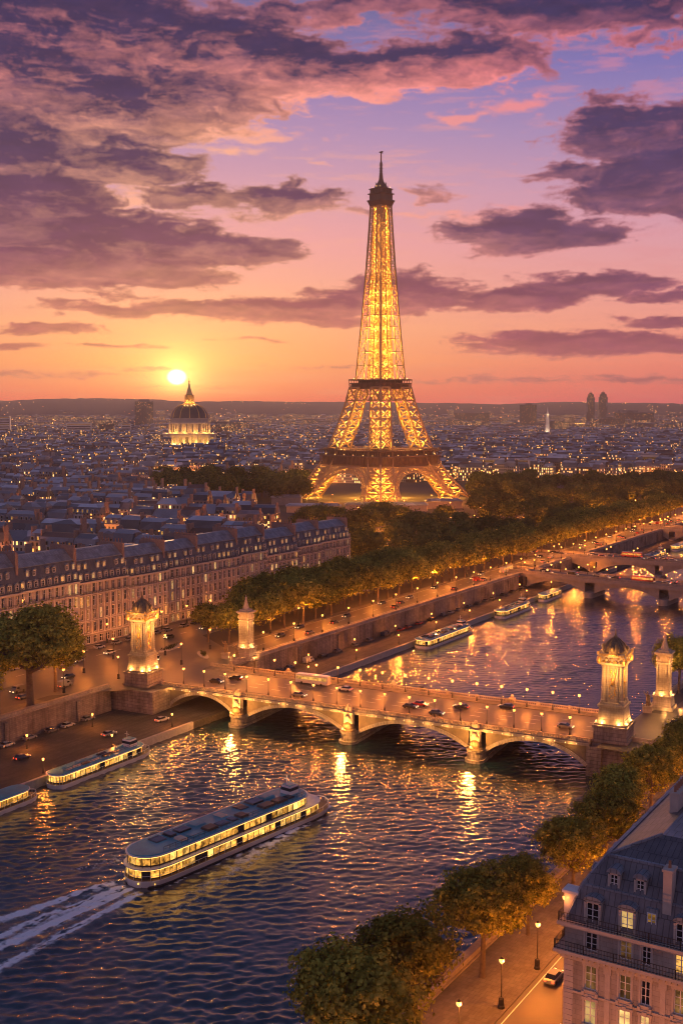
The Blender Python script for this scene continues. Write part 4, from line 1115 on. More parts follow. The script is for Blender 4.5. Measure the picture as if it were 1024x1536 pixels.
# ------------------------------------------------------------------ the corner house at the lower right
def corner_house():
    C0 = W(-41.4, 111.2)
    root = thing('corner_house', 'large stone mansard corner house with balcony and lit windows at the lower right', 'apartment house', (C0.x, C0.y, 0), -TH)
    WD, DP, ZE = 30.0, 62.0, 31.6
    rr = random.Random(7)
    xs = [2.9, 6.6, 8.75, 12.3, 16.0, 19.7, 22.4, 26.2]; ws = [1.25, 1.25, .95, 1.25, 1.25, 1.25, .95, 1.25]
    rows = [(1.2, 2.7), (5.4, 2.6), (9.2, 2.6), (13.0, 2.6), (16.8, 2.6), (20.75, 2.6), (24.55, 2.6), (28.85, 2.1)]
    front = [(x, w, z, h) for z, h in rows for x, w in zip(xs, ws)]
    side = [(4+7.0*i, 1.25, z, h) for z, h in rows[2:] for i in range(8)]
    # front wall
    m = MB(); wallgrid(m, WD, 0, ZE, [(x-w/2, x+w/2, z, z+h) for x, w, z, h in front], .34)
    # left (river) wall: plane x=0 facing -x ; local run goes backwards along y
    TL = lambda x, y, z: (y, DP-x, z)
    wallgrid(m, DP, 0, ZE, [(x-w/2, x+w/2, z, z+h) for x, w, z, h in side], .34, T=TL)
    m.quad((WD,0,0), (WD,DP,0), (WD,DP,ZE), (WD,0,ZE)); m.quad((WD,DP,0), (0,DP,0), (0,DP,ZE), (WD,DP,ZE))
    m.build('wall', M['facade'], root)
    m = MB(); m.quad((.4, .35, 0), (WD-.2, .35, 0), (WD-.2, .35, ZE), (.4, .35, ZE)); m.quad((.35, DP-.2, 0), (.35, .4, 0), (.35, .4, ZE), (.35, DP-.2, ZE)); m.build('backing', M['glass'], root)
    litmap = {(5,0):'lit2',(5,1):'lit2',(5,2):'lit2',(5,3):'lit2',(5,5):'lit',(6,0):'dim',(6,1):'dim',(6,3):'dim',(7,1):'dim',(7,3):'lit',(6,5):'lit2',(4,1):'lit',(4,3):'lit2',(7,5):'lit'}
    for ri, (z, h) in enumerate(rows):
        for ci, (x, w) in enumerate(zip(xs, ws)):
            add_window(root, 'c%.2f_%.1f' % (w, h), w, h, True, x, 0, z, litmap.get((ri, ci), 'glass'))
    for x, w, z, h in side[-24:]:
        add_window(root, 'c%.2f_%.1f' % (w, h), w, h, True, 0, DP-x, z, rr.choice(['glass','glass','glass','lit']), rz=-PI/2)
    # surrounds, string courses, quoins, consoles
    m = MB()
    for ri, (z, h) in enumerate(rows):
        for x, w in zip(xs, ws):
            m.box(x-w/2-.22, x-w/2-.002, -.09, 0, z-.05, z+h+.05); m.box(x+w/2+.002, x+w/2+.22, -.09, 0, z-.05, z+h+.05)
            m.box(x-w/2-.3, x+w/2+.3, -.14, 0, z+h+.052, z+h+.34)
            if ri in (5, 6): 
                m.box(x-.22, x+.22, -.2, -.141, z+h+.06, z+h+.5)
                for q in (-1, 1): m.box(x+q*(w/2+.12)-.14, x+q*(w/2+.12)+.14, -.3, 0, z-.62, z-.15)
                m.box(x-w/2-.1, x+w/2+.1, -.07, 0, z-.95, z-.2)
    for z in (8.6, 12.4, 16.2, 20.1, 23.95): m.box(0, WD, -.12, 0, z-.12, z+.1)
    for x in (.0, 4.75, 10.55, 14.2, 17.9, 21.2, 24.3):
        for q in range(int((27.6-8.8)/.62)):
            z = 8.8+q*.62
            if x == 0: m.box(-.07, 1.0, -.07, 0, z, z+.56)
        if x > 0: m.box(x-.28, x+.28, -.08, 0, 8.72, 20.0-.002); m.box(x-.28, x+.28, -.08, 0, 20.22, 23.8); m.box(x-.28, x+.28, -.08, 0, 24.06, 27.5); m.box(x-.42, x+.42, -.2, 0, 26.8, 27.52)
    m.build('window_surround', M['trim'], root)
    m = MB(); m.box(-.9, WD, -1.15, 0, 28.35, 28.72); m.box(-.55, WD, -.7, 0, 27.95, 28.348); m.box(-.3, WD, -.35, 0, 27.55, 27.948)
    m.box(-.9, 0, .002, DP, 28.35, 28.72); m.box(-.5, 0, .002, DP, 27.9, 28.348)
    x = .2
    while x < WD: m.box(x, x+.24, -1.02, -.702, 28.05, 28.345); x += .62
    bal = m.build('balcony', M['trim'], root)
    m = MB(); zt = 29.72
    def rail(p, q, z):
        m.bar((p[0], p[1], z+1.0), (q[0], q[1], z+1.0), .05); m.bar((p[0], p[1], z+.12), (q[0], q[1], z+.12), .05); m.bar((p[0], p[1], z+.55), (q[0], q[1], z+.55), .04)
        L = math.hypot(q[0]-p[0], q[1]-p[1]); k = int(L/.32)
        for i in range(k+1):
            t = i/k; x, y = p[0]+(q[0]-p[0])*t, p[1]+(q[1]-p[1])*t; m.bar((x, y, z), (x, y, z+1.0), .026 if i % 10 else .07, sides=3, caps=False)
    rail((-.8, -1.05), (WD, -1.05), 28.72); rail((-.8, -1.05), (-.8, DP), 28.72)
    m.build('railing', M['rail'], bal)
    m = MB(); m.box(-.7, WD, -.75, 0, 31.25, 31.62); m.box(-.4, WD, -.4, 0, 30.98, 31.248); m.box(-.7, 0, .002, DP, 31.25, 31.62)
    cor = m.build('cornice', M['trim'], root)
    m = MB(); 
    def rail2(p, q, z): rail(p, q, z)
    rail((-.55, -.6), (WD, -.6), 31.62); rail((-.55, -.6), (-.55, DP), 31.62)
    m.build('railing', M['rail'], cor)
    # mansard roof: steep lower slope, shallow upper slope, flat leads
    m = MB()
    def ring(i, z): return [(i*.9, i, z), (WD, i, z), (WD, DP-i, z), (i*.9, DP-i, z)]
    A, B, C, D_ = ring(.12, 31.62), ring(1.5, 35.3), ring(3.6, 38.2), ring(8.5, 39.7)
    for P, Q in ((A, B), (B, C), (C, D_)): m.add(P+Q, [(0,1,5,4),(1,2,6,5),(2,3,7,6),(3,0,4,7)], 0)
    m.add(D_, [(0,1,2,3)], 1)
    m.box(1.2, WD, 1.35, 1.6, 35.2, 35.42, 1); m.box(1.15, 1.45, 1.6, DP-1.6, 35.2, 35.42, 1)
    m.box(3.1, WD, 3.4, 3.75, 38.1, 38.36, 1); m.box(3.0, 3.4, 3.75, DP-3.6, 38.1, 38.36, 1)
    m.bar((.1, .12, 31.62), (1.35, 1.5, 35.35), .3, 1); m.bar((1.35, 1.5, 35.35), (3.25, 3.6, 38.25), .28, 1); m.bar((3.25, 3.6, 38.25), (7.65, 8.5, 39.75), .26, 1)
    rf = m.build('roof', [roofmat('dark_standing_seam_roof', (.17,.165,.175), (.13,.128,.14), .62, .42, .15), roofmat('pale_zinc_leads', (.30,.33,.37), (.25,.28,.32), .8, .4, .25)], root)
    dm = dormer_meshes('corner', 1.35, 2.25, 2.3, M['zinc']); dm2 = dormer_meshes('corner2', .85, 1.45, 2.0, M['zinc'])
    dl = {6.6: 'lit2', 19.7: 'lit', 12.3: 'glass'}
    for x in (2.9, 6.6, 12.3, 16.0, 19.7, 26.2):
        o = link('dormer', dm, root, (x, .15, 31.75)); add_window(o, 'cd1', 1.35, 2.25, True, 0, 0, 0, dl.get(x, 'glass'), sill=False)
    for x in (4.6, 7.4, 13.2, 18.0, 23.5):
        o = link('dormer', dm2, root, (x, 1.75, 35.45)); add_window(o, 'cd2', .85, 1.45, True, 0, 0, 0, 'glass', sill=False)
    for i in range(8):
        o = link('dormer', dm, root, (.12, DP-4-7.0*i, 31.75), -PI/2); add_window(o, 'cd1', 1.35, 2.25, True, 0, 0, 0, rr.choice(['glass', 'glass', 'lit']), sill=False)
    # lit attic door beside the tall chimney
    o = add_window(root, 'cdoor', .95, 2.3, True, 9.0, .55, 31.9, 'lit', sill=False)
    m = MB(); m.box(8.4, 9.6, .8, 2.2, 31.7, 34.6); m.build('attic_door_dormer', M['zinc'], root)
    def chimney(x0, x1, y0, y1, z0, z1, mat, pots):
        m = MB(); m.box(x0, x1, y0, y1, z0, z1); m.box(x0-.12, x1+.12, y0-.12, y1+.12, z1+.002, z1+.25)
        c = m.build('chimney', mat, root); mm = MB()
        for i in range(pots):
            t = (i+.5)/pots; x, y = (x0+(x1-x0)*t, (y0+y1)/2) if x1-x0 > y1-y0 else ((x0+x1)/2, y0+(y1-y0)*t)
            mm = MB(); mm.lathe([(.17, z1+.252), (.13, z1+.95), (.17, z1+1.0)], 8, (x, y)); mm.build('chimney_pot', M['pot'], c)
    chimney(9.95, 10.85, 1.1, 2.6, 32.5, 38.7, M['trim'], 1)
    chimney(10.5, 13.8, 7.0, 8.0, 38, 41.0, M['brick'], 5); chimney(6.0, 7.0, 17, 21, 38.5, 41.4, M['trim'], 5); chimney(12, 16, 19.5, 20.6, 38.5, 41.8, M['brick'], 6)
    chimney(5.6, 6.6, 31, 35, 38.5, 41.4, M['brick'], 5); chimney(11, 15, 40, 41, 38.5, 42, M['trim'], 5); chimney(17, 18, 10, 14, 38.5, 41.5, M['brick'], 5); chimney(8, 12, 55, 56, 38.5, 42, M['trim'], 5)
    for (x0, x1, y0, y1, h) in ((9.5, 13, 10.5, 13, 1.2), (15, 19, 22, 25, 1.6), (9, 12, 27, 30, 1.3), (12, 17, 33, 36, 1.5), (9.5, 13, 46, 49, 1.4), (14.5, 17, 13.5, 16, 1.1)):
        m = MB(); m.box(x0, x1, y0, y1, 39.3, 39.7+h, taper=.25); m.build('roof_hatch', M['zinc'], root)
        m = MB(); m.quad((x0+.6, y0-.02+.13, 39.95), (x1-.6, y0+.11, 39.95), (x1-.6, y0+.22, 39.5+h), (x0+.6, y0+.22, 39.5+h)); 
    for (x, y) in ((10, 16), (13, 24), (9, 38), (16, 30)):
        m = MB(); m.bar((x, y, 39.6), (x, y, 42.6), .06); 
        for k in range(5): m.bar((x-.5, y, 41.4+k*.25), (x+.5, y, 41.4+k*.25), .04)
        m.build('aerial', M['iron'], root)
    # small lit turret at the street corner
    m = MB(); m.box(-.5, .9, .9, 2.3, 31.63, 34.2); m.box(-.7, 1.1, .7, 2.5, 34.202, 34.5); m.build('corner_turret', M['white'], root)
    point('turret_glow', root, (-.3, .3, 33.4), 60, AMBER, .12)
corner_house()
# ================================================================== trees
def leafmat(name, c_lo, c_hi, scale):
    m, nt, bs = newmat(name)
    n = noise_fac(nt, coords(nt), scale, 3)
    c = rampnode(nt, n, [(.32, c_lo), (.68, c_hi)])
    oi = nt.nodes.new('ShaderNodeObjectInfo'); mr = nt.nodes.new('ShaderNodeMapRange'); nt.links.new(oi.outputs['Random'], mr.inputs[0]); mr.inputs[3].default_value = .75; mr.inputs[4].default_value = 1.3
    cb = nt.nodes.new('ShaderNodeCombineColor')
    for i in range(3): nt.links.new(mr.outputs[0], cb.inputs[i])
    c = mul(nt, c, cb.outputs[0])
    d = nt.nodes.new('ShaderNodeBsdfDiffuse'); t = nt.nodes.new('ShaderNodeBsdfTranslucent'); nt.links.new(c, d.inputs[0]); nt.links.new(c, t.inputs[0])
    mx = nt.nodes.new('ShaderNodeMixShader'); mx.inputs[0].default_value = .22; nt.links.new(d.outputs[0], mx.inputs[1]); nt.links.new(t.outputs[0], mx.inputs[2])
    nt.links.new(mx.outputs[0], nt.nodes['Material Output'].inputs[0]); nt.nodes.remove(bs)
    return m
M['leaf'] = leafmat('plane_tree_leaves', (.06,.08,.014), (.42,.39,.07), .55)
M['leaf_far'] = leafmat('park_tree_leaves', (.035,.055,.013), (.18,.19,.045), .15)
def crown_mesh(name, rx, rz_, zc, n_clump, per, leaf, seed, mat, lobes=7, spread=1.0):
    rng = np.random.RandomState(seed)
    # lobes give the outline its humps
    ld = rng.randn(lobes, 3); ld /= np.linalg.norm(ld, axis=1)[:, None]; ld[:, 2] = np.abs(ld[:, 2])*.9-.15
    lc = ld*np.array([rx*.52, rx*.52, rz_*.50]); lr = rx*(.42+.22*rng.rand(lobes))
    lc = np.vstack([lc, [[0, 0, 0]]]); lr = np.append(lr, rx*.62)
    w = lr**2/np.sum(lr**2)
    which = rng.choice(len(lr), n_clump, p=w)
    d = rng.randn(n_clump, 3); d /= np.linalg.norm(d, axis=1)[:, None]
    rad = lr[which]*(.55+.5*rng.rand(n_clump)**.5)
    cc = lc[which] + d*rad[:, None]*np.array([1, 1, rz_/rx*.95])
    cc = cc[(cc[:, 2] > -rz_*.82)]
    n_clump = len(cc)
    cs = leaf*(.9+1.3*rng.rand(n_clump))*spread
    off = rng.randn(n_clump*per, 3); p = np.repeat(cc, per, 0) + off*np.repeat(cs, per)[:, None]*np.array([.62, .62, .46])
    N = len(p); nr = rng.randn(N, 3)*.45; nr[:, 2] += .35; nr += off/np.maximum(np.linalg.norm(off, axis=1), .3)[:, None]*1.1 + .55*(p/np.array([rx, rx, rz_])); nr /= np.linalg.norm(nr, axis=1)[:, None]
    t = np.cross(nr, rng.randn(N, 3)); t /= np.linalg.norm(t, axis=1)[:, None]; b = np.cross(nr, t)
    sz = leaf*(.55+.75*rng.rand(N))[:, None]
    q = np.stack([p - t*sz*.5, p + b*sz*.36 + nr*sz*.08, p + t*sz*.5, p - b*sz*.36 + nr*sz*.08], 1)
    q[..., 2] += zc
    V = q.reshape(-1, 3).astype(np.float32)
    me = bpy.data.meshes.new(name); me.vertices.add(len(V)); me.vertices.foreach_set('co', V.ravel())
    idx = np.arange(len(V), dtype=np.int32); me.loops.add(len(V)); me.loops.foreach_set('vertex_index', idx)
    me.polygons.add(N); me.polygons.foreach_set('loop_start', np.arange(0, len(V), 4, dtype=np.int32)); me.materials.append(mat)
    me.update(calc_edges=True)
    return me
def trunk_mesh(name, h, r, rx, zc, rz_, limbs, seed, sub=True):
    rr = random.Random(seed); m = MB(); fork = zc-rz_*.62
    m.tube([(0,0,-.3), (0,0,.4), (.1*rr.uniform(-1,1), .1, fork*.6), (.2*rr.uniform(-1,1), .15, fork)], [r*1.5, r*1.05, r*.85, r*.75], 8)
    for i in range(limbs):
        a = 2*PI*i/limbs+rr.uniform(-.4, .4); el = rr.uniform(.35, 1.2); L = rx*rr.uniform(.75, 1.0)
        p = Vector((.1, .1, fork*rr.uniform(.86, 1))); pts = [p]; rad = [r*.5]
        d = Vector((math.cos(a)*math.cos(el), math.sin(a)*math.cos(el), math.sin(el)))
        for k in range(5):
            d = (d + Vector((rr.uniform(-.25,.25), rr.uniform(-.25,.25), rr.uniform(-.1,.22)))).normalized(); p = p + d*L/4.2; pts.append(p); rad.append(r*.5*(1-(k+1)/5.6))
            if sub and k >= 1:
                for q in range(2):
                    e = (d + Vector((rr.uniform(-.9,.9), rr.uniform(-.9,.9), rr.uniform(-.3,.6)))).normalized(); p2 = p+e*L*.2; p3 = p2+(e+Vector((0,0,.3))).normalized()*L*.18
                    m.tube([p, p2, p3], [rad[-1]*.5, rad[-1]*.32, .02], 4)
        m.tube(pts, rad, 6)
    return m.mesh(name, M['bark'], smooth=True)
PROTO = {}
def tree_proto(key, rx, rz_, zc, r, nc, per, leaf, seed, limbs, mat, sub):
    PROTO[key] = (crown_mesh('crown', rx, rz_, zc, nc, per, leaf, seed, M[mat]), trunk_mesh('trunk', zc, r, rx, zc, rz_, limbs, seed, sub))
for k in range(3): tree_proto('near%d' % k, 7.8, 7.2, 12.0, .42, 560, 28, .60, 100+k, 9, 'leaf', True)
tree_proto('big', 12.6, 11.6, 17.6, .85, 900, 26, .9, 120, 10, 'leaf', True)
for k in range(3): tree_proto('mid%d' % k, 6.6, 6.2, 9.6, .38, 250, 20, .92, 130+k, 5, 'leaf', False)
for k in range(4): tree_proto('far%d' % k, 7.8, 7.0, 9.8, .4, 240, 12, 1.45, 140+k, 4, 'leaf_far', False)
def tree(key, loc, rz, label, group, sc_=1.0, name='plane_tree'):
    o = thing(name, label, 'tree', loc, rz, group); o.scale = (sc_,)*3 if isinstance(sc_, (int, float)) else sc_
    c, t = PROTO[key]; link('crown', c, o); link('trunk', t, o)
    return o
rt = random.Random(21)
# riverside trees, lower right
near = [(-68.9, 114.0, 1.10, 'broad green tree at the bottom edge of the picture, nearest of the riverside trees'), (-69.2, 129.5, .98, 'rounded tree second from the bottom edge beside the right bank street'),
        (-69.0, 150.5, .96, 'tall tree glowing amber from the street lamps, third from the bottom edge'), (-68.5, 167, .72, 'smaller amber tree behind the third street lamp, fourth from the bottom edge'),
        (-66.4, 182, .84, 'dark green tree left of the corner house roof, fifth from the bottom edge'), (-66.2, 198, .86, 'tree half hidden by the mansard roof, sixth from the bottom edge'), (-68, 213, .86, 'tree with lamplit gaps above the mansard roof, seventh from the bottom edge'), (-67, 229, .86, 'tree below the right bridge pylon, eighth from the bottom edge'),
        (-66, 245, .84, 'tree nearest to the right bridge pylon, ninth from the bottom edge'), (-67, 258, .80, 'tree beside the arched abutment wall, tenth from the bottom edge')]
for i, (n, s, k, lb) in enumerate(near): tree('near%d' % (i % 3), W(n, s, .1), i*1.9+.4, lb, 'riverside trees on the right bank', k)
for i, (n, s, k, lb) in enumerate([(-52, 300, .75, 'dark tree right of the slim right pylon'), (-91.5, 338, .95, 'dark tree at the right edge beside the water, above the slim right pylon')]):
    tree('near%d' % i, W(n, s, .1), i+2.2, lb, None, k)
tree('big', W(-245.5, 224, .1), 1.0, 'huge spreading tree above the left quay wall', None, (1.22, 1.22, 1.06))
tree('near1', W(-243.6, 205, .1), 2.0, 'smaller yellowish tree at the left edge next to the huge tree', None, .82)
tree('near2', W(-252, 240, .1), 2.9, 'tree behind the huge tree near the left pylon', None, 1.15)
tree('near0', W(-256, 219, .1), 1.2, 'tree across the road behind the huge tree', None, 1.1)
tree('near0', W(-279, 214, .1), .9, 'dim tree in front of the row houses at the left edge', None, .8)
# avenue trees on the left quay
k = 0
for s in np.arange(322, 905, 11.5):
    for n in (-249, -260) + ((-268,) if s > 345 else ()):
        if n < -262 and s > 520: continue
        p = W(n+rt.uniform(-1.2, 1.2), s+rt.uniform(-2, 2), .1); key = ('mid%d' % rt.randrange(3)); sc_ = rt.uniform(.85, 1.3)
        rowname = {-249: 'kerb row', -260: 'middle row', -268: 'row by the houses'}[n]
        tree(key, p, rt.uniform(0, 6.28), 'avenue tree along the left quay, %s, %s from the bridge' % (rowname, ORD(int((s-322)/11.5))), 'avenue trees along the left quay road', sc_)
# park between the houses and the tower
def in_px(X, Y, Z=0):
    p = R(5.31); z = Z-86; f = Y*math.cos(p)-z*math.sin(p)
    return 512+1700*X/f, 768-1700*(Y*math.sin(p)+z*math.cos(p))/f
PARK = []
def try_park(n_, xr, yr, ok, seed, gap):
    r = random.Random(seed); out = []; tries = 0
    while len(out) < n_ and tries < 60000:
        tries += 1; X, Y = r.uniform(*xr), r.uniform(*yr)
        if not ok(X, Y): continue
        if any((X-a)**2+(Y-b)**2 < gap*gap for a, b in out): continue
        out.append((X, Y))
    return out
def ns(X, Y): return X*CT-Y*ST, X*ST+Y*CT
def park_ok(X, Y):
    n, s_ = ns(X, Y)
    if n > -272 or s_ < 500: return False
    if math.hypot(X-36.5, Y-1072) < 64: return False
    x, y = in_px(X, Y)
    if not (455 < x < 1040): return False
    # clear forecourt before the tower
    if 425 < x < 712 and y < 786: return False
    if any((X-a)**2+(Y-b)**2 < 150 for a, b in PLAMPS): return False
    # left boundary of the park
    return n < -272 and X > -30-(Y-560)*.05
PLAMPS = []
PLAMPS = try_park(70, (-20, 400), (570, 1040), lambda X, Y: ns(X, Y)[0] < -274 and math.hypot(X-36, Y-1072) > 60 and 480 < in_px(X, Y)[0] < 1030, 77, 17)
pk = try_park(190, (-60, 420), (560, 1230), park_ok, 5, 14.5)
pk.sort(key=lambda p: p[1])
def side_word(X, Y):
    x, y = in_px(X, Y)
    return 'left of the tower' if x < 470 else 'in front of the tower' if x < 690 else 'right of the tower' if x < 820 else 'near the far bridges' if x < 930 else 'at the right edge'
cnt = {}
for X, Y in pk:
    w = side_word(X, Y); cnt[w] = cnt.get(w, 0)+1; band = 'dark' 
    tree('far%d' % rt.randrange(4), (X, Y, 0), rt.uniform(0, 6.28), 'rounded park tree %s, %s counting away from the river' % (w, ORD(cnt[w]-1)), 'park trees around the iron tower', rt.uniform(.75, 1.2), 'park_tree')
gr = try_park(46, (-200, -36), (985, 1190), lambda X, Y: 235 < in_px(X, Y)[0] < 455, 8, 13)
gr.sort()
for i, (X, Y) in enumerate(gr):
    tree('far%d' % rt.randrange(4), (X, Y, 0), rt.uniform(0, 6.28), 'dark tree in the grove left of the tower, %s from its left end' % ORD(i), 'grove of trees left of the iron tower', rt.uniform(1.15, 1.6), 'park_tree')
# ================================================================== street lamps
def lamp_proto(kind):
    h = {'tall': 7.0, 'quay': 3.6, 'bridge': 5.0}[kind]
    root = thing('street_lamp', 'lamp', 'street lamp')
    m = MB()
    m.lathe([(.34, 0), (.34, .25), (.22, .4), (.26, .8), (.16, 1.1), (.085, 1.5), (.06, h-.55), (.1, h-.5), (.1, h-.38), (.05, h-.36)], 8)
    m.build('pole', M['iron'], root, smooth=False)
    if kind == 'tall':
        m = MB(); m.lathe([(.5, 0), (.5, .35), (.38, .5), (.42, 1.4), (.3, 1.6)], 8); m.build('base', M['iron'], root)
    m = MB(); r = .38 if kind != 'quay' else .30
    m.lathe([(.10, h-.36), (r*.9, h-.1), (r, h+.15), (r*.75, h+.38)], 8); m.build('globe', M['globe'], root)
    m = MB(); m.lathe([(r*.9, h+.38), (r*.5, h+.55), (.05, h+.7), (.02, h+.9)], 8); m.build('cap', M['iron'], root)
    ob = [c for c in bpy.data.objects if c.parent == root]
    register(root, *ob); return root, h
LAMPS = {}
GLOW = {}
def lamp(kind, loc, rz, label, group, e, side=.55):
    if kind not in LAMPS:
        root, h = lamp_proto(kind); LAMPS[kind] = (root, h); o = root; o.location = loc; o.rotation_euler.z = rz; o['label'] = label; o['group'] = group
    else:
        root, h = LAMPS[kind]; o = dup(root, loc, rz, label, group)
    if e:
        key = (kind, e)
        if key not in GLOW:
            l = bpy.data.lights.new('lamp_glow', 'POINT'); l.energy = e; l.color = AMBER; l.shadow_soft_size = .22; GLOW[key] = l
        g_ = bpy.data.objects.new('lamp_glow', GLOW[key]); col.objects.link(g_); g_.location = (side, 0, h); g_.parent = o
    return o
for i, n in enumerate((-39.5, -27, -14.5)):  # unseen lamps, added as warm fill for the corner house front
    lamp('tall', W(n, 99, .14), -TH, 'unseen fill lamp added below the corner house front, %s from its corner' % ORD(i), 'added fill lamps before the corner house', 9000)
for i, s in enumerate([100.5, 115, 130, 143.8, 157.2, 168.5, 184, 200, 216, 232, 248, 262]):
    lamp('tall', W(-62.9, s, .14), -TH, 'black street lamp on the right bank pavement, %s from the bottom edge' % ORD(i), 'street lamps on the right bank pavement', 6800.0)
for i, s in enumerate(np.arange(318, 900, 19)):
    lamp('tall', W(-231, s, .14), -TH+PI, 'amber street lamp along the quay parapet, %s from the slim left pylon' % ORD(i), 'street lamps along the left quay parapet', 7200.0)
for i, s in enumerate(np.arange(327, 900, 19)):
    lamp('tall', W(-248, s, .14), -TH, 'amber street lamp under the avenue trees, %s from the slim left pylon' % ORD(i), 'street lamps under the avenue trees', 6400.0)
for i, s in enumerate(np.arange(240, 500, 15)):
    lamp('tall', W(-288, s, .14), -TH, 'amber street lamp in front of the riverside row, %s from the left end' % ORD(i), 'street lamps in front of the row houses', 2400.0)
for i, s in enumerate([120, 150, 180, 209, 226, 240]):
    lamp('tall', W(-248.5, s, .14), -TH+PI, 'amber street lamp behind the left quay wall near the huge tree, %s from the left' % ORD(i), 'street lamps above the left quay wall', 3400.0)
for i, (n, s) in enumerate([(-262, 262), (-257, 296), (-247, 262), (-243, 288), (-268, 282), (-250, 312)]):
    lamp('tall', W(n, s, .07), -TH+i, 'amber street lamp in the open square behind the left pylon, %s counting from the pylon' % ORD(i), 'street lamps on the square', 2900.0)
for i in range(17):
    x = -9+i*7.6
    lamp('bridge', Bp(x, 2.4, .16), BRZ+PI/2, 'small lamp on the near pavement of the stone bridge, %s from the left' % ORD(i), 'lamps along the stone bridge', 3300.0)
    lamp('bridge', Bp(x+3.8, BW-2.4, .16), BRZ-PI/2, 'small lamp on the far pavement of the stone bridge, %s from the left' % ORD(i), 'lamps along the stone bridge', 3300.0)
for i, s in enumerate(np.arange(186, 262, 12.5)):
    lamp('quay', W((-233, -213.5)[i % 2], s, LQ), -TH, 'low lamp on the lower quay left of the bridge, %s from the left edge' % ORD(i), 'low lamps on the lower quay', 1900.0)
for i, s in enumerate(np.arange(304, 640, 16)):
    lamp('quay', W((-224, -213.5)[i % 2], s, LQ), -TH, 'low lamp on the lower quay beyond the bridge, %s from the bridge' % ORD(i), 'low lamps on the lower quay', 1900.0)
for nm, (bx, by, bz), rz, L in (('first far bridge', (92.6, 583, .6), b2rz, 150), ('second far bridge', (106, 652, 1.2), b3rz, 150), ('farthest bridge', (196, 808, 1.2), R(-30), 110)):
    for i, x in enumerate(np.arange(2, L, 15)):
        for y, wd in ((1.0, 'near'), (12.2, 'far')):
            c, s_ = math.cos(rz), math.sin(rz)
            lamp('bridge', (bx+x*c-y*s_, by+x*s_+y*c, bz+.02), rz, 'small lamp on the %s side of the %s, %s from the left' % (wd, nm, ORD(i)), 'lamps on the further bridges', 3000 if y < 5 else 0)
rl = random.Random(31)
pts = list(PLAMPS)
pts.sort(key=lambda p: p[1])
for i, (X, Y) in enumerate(pts):
    lamp('tall', (X, Y, 0), rl.uniform(0, 6.28), 'amber lamp between the park trees, %s counting away from the river' % ORD(i), 'lamps in the park', 20000)
for i in range(22):
    s = 910+i*26
    lamp('tall', W(-231 if i % 2 else -248, s, .05), 0, 'amber lamp on the distant quay road, %s beyond the far bridges' % ORD(i), 'lamps on the distant quay road', 9000)

# ================================================================== vehicles
def paint(name, c): 
    m, nt, bs = newmat(name); bs.inputs['Base Color'].default_value = c+(1,); bs.inputs['Roughness'].default_value = .28; bs.inputs['Metallic'].default_value = .2; bs.inputs['Coat Weight'].default_value = .6
    return m
PAINTS = {'white': paint('white_car_paint', (.42,.42,.41)), 'silver': paint('silver_car_paint', (.22,.225,.23)), 'black': paint('black_car_paint', (.015,.015,.017)), 'dark blue': paint('blue_car_paint', (.02,.035,.09)), 'red': paint('red_car_paint', (.28,.02,.015)), 'grey': paint('grey_car_paint', (.11,.11,.115))}
M['rubber'] = plain('tyre_rubber', (.02,.02,.02), (.012,.012,.012), 5, .8)
def car_profile(kind):
    if kind == 'van': return [(-2.5,.35),(-2.5,1.95),(-2.35,2.1),(1.2,2.1),(1.75,1.25),(2.45,1.05),(2.5,.35)], 1.95, .98
    if kind == 'bus': return [(-5.6,.4),(-5.6,2.9),(-5.4,3.05),(5.4,3.05),(5.6,2.8),(5.6,.4)], 3.05, 1.25
    return [(-2.15,.3),(-2.18,.85),(-1.6,.95),(1.0,.92),(2.0,.78),(2.15,.55),(2.12,.3)], .95, .88
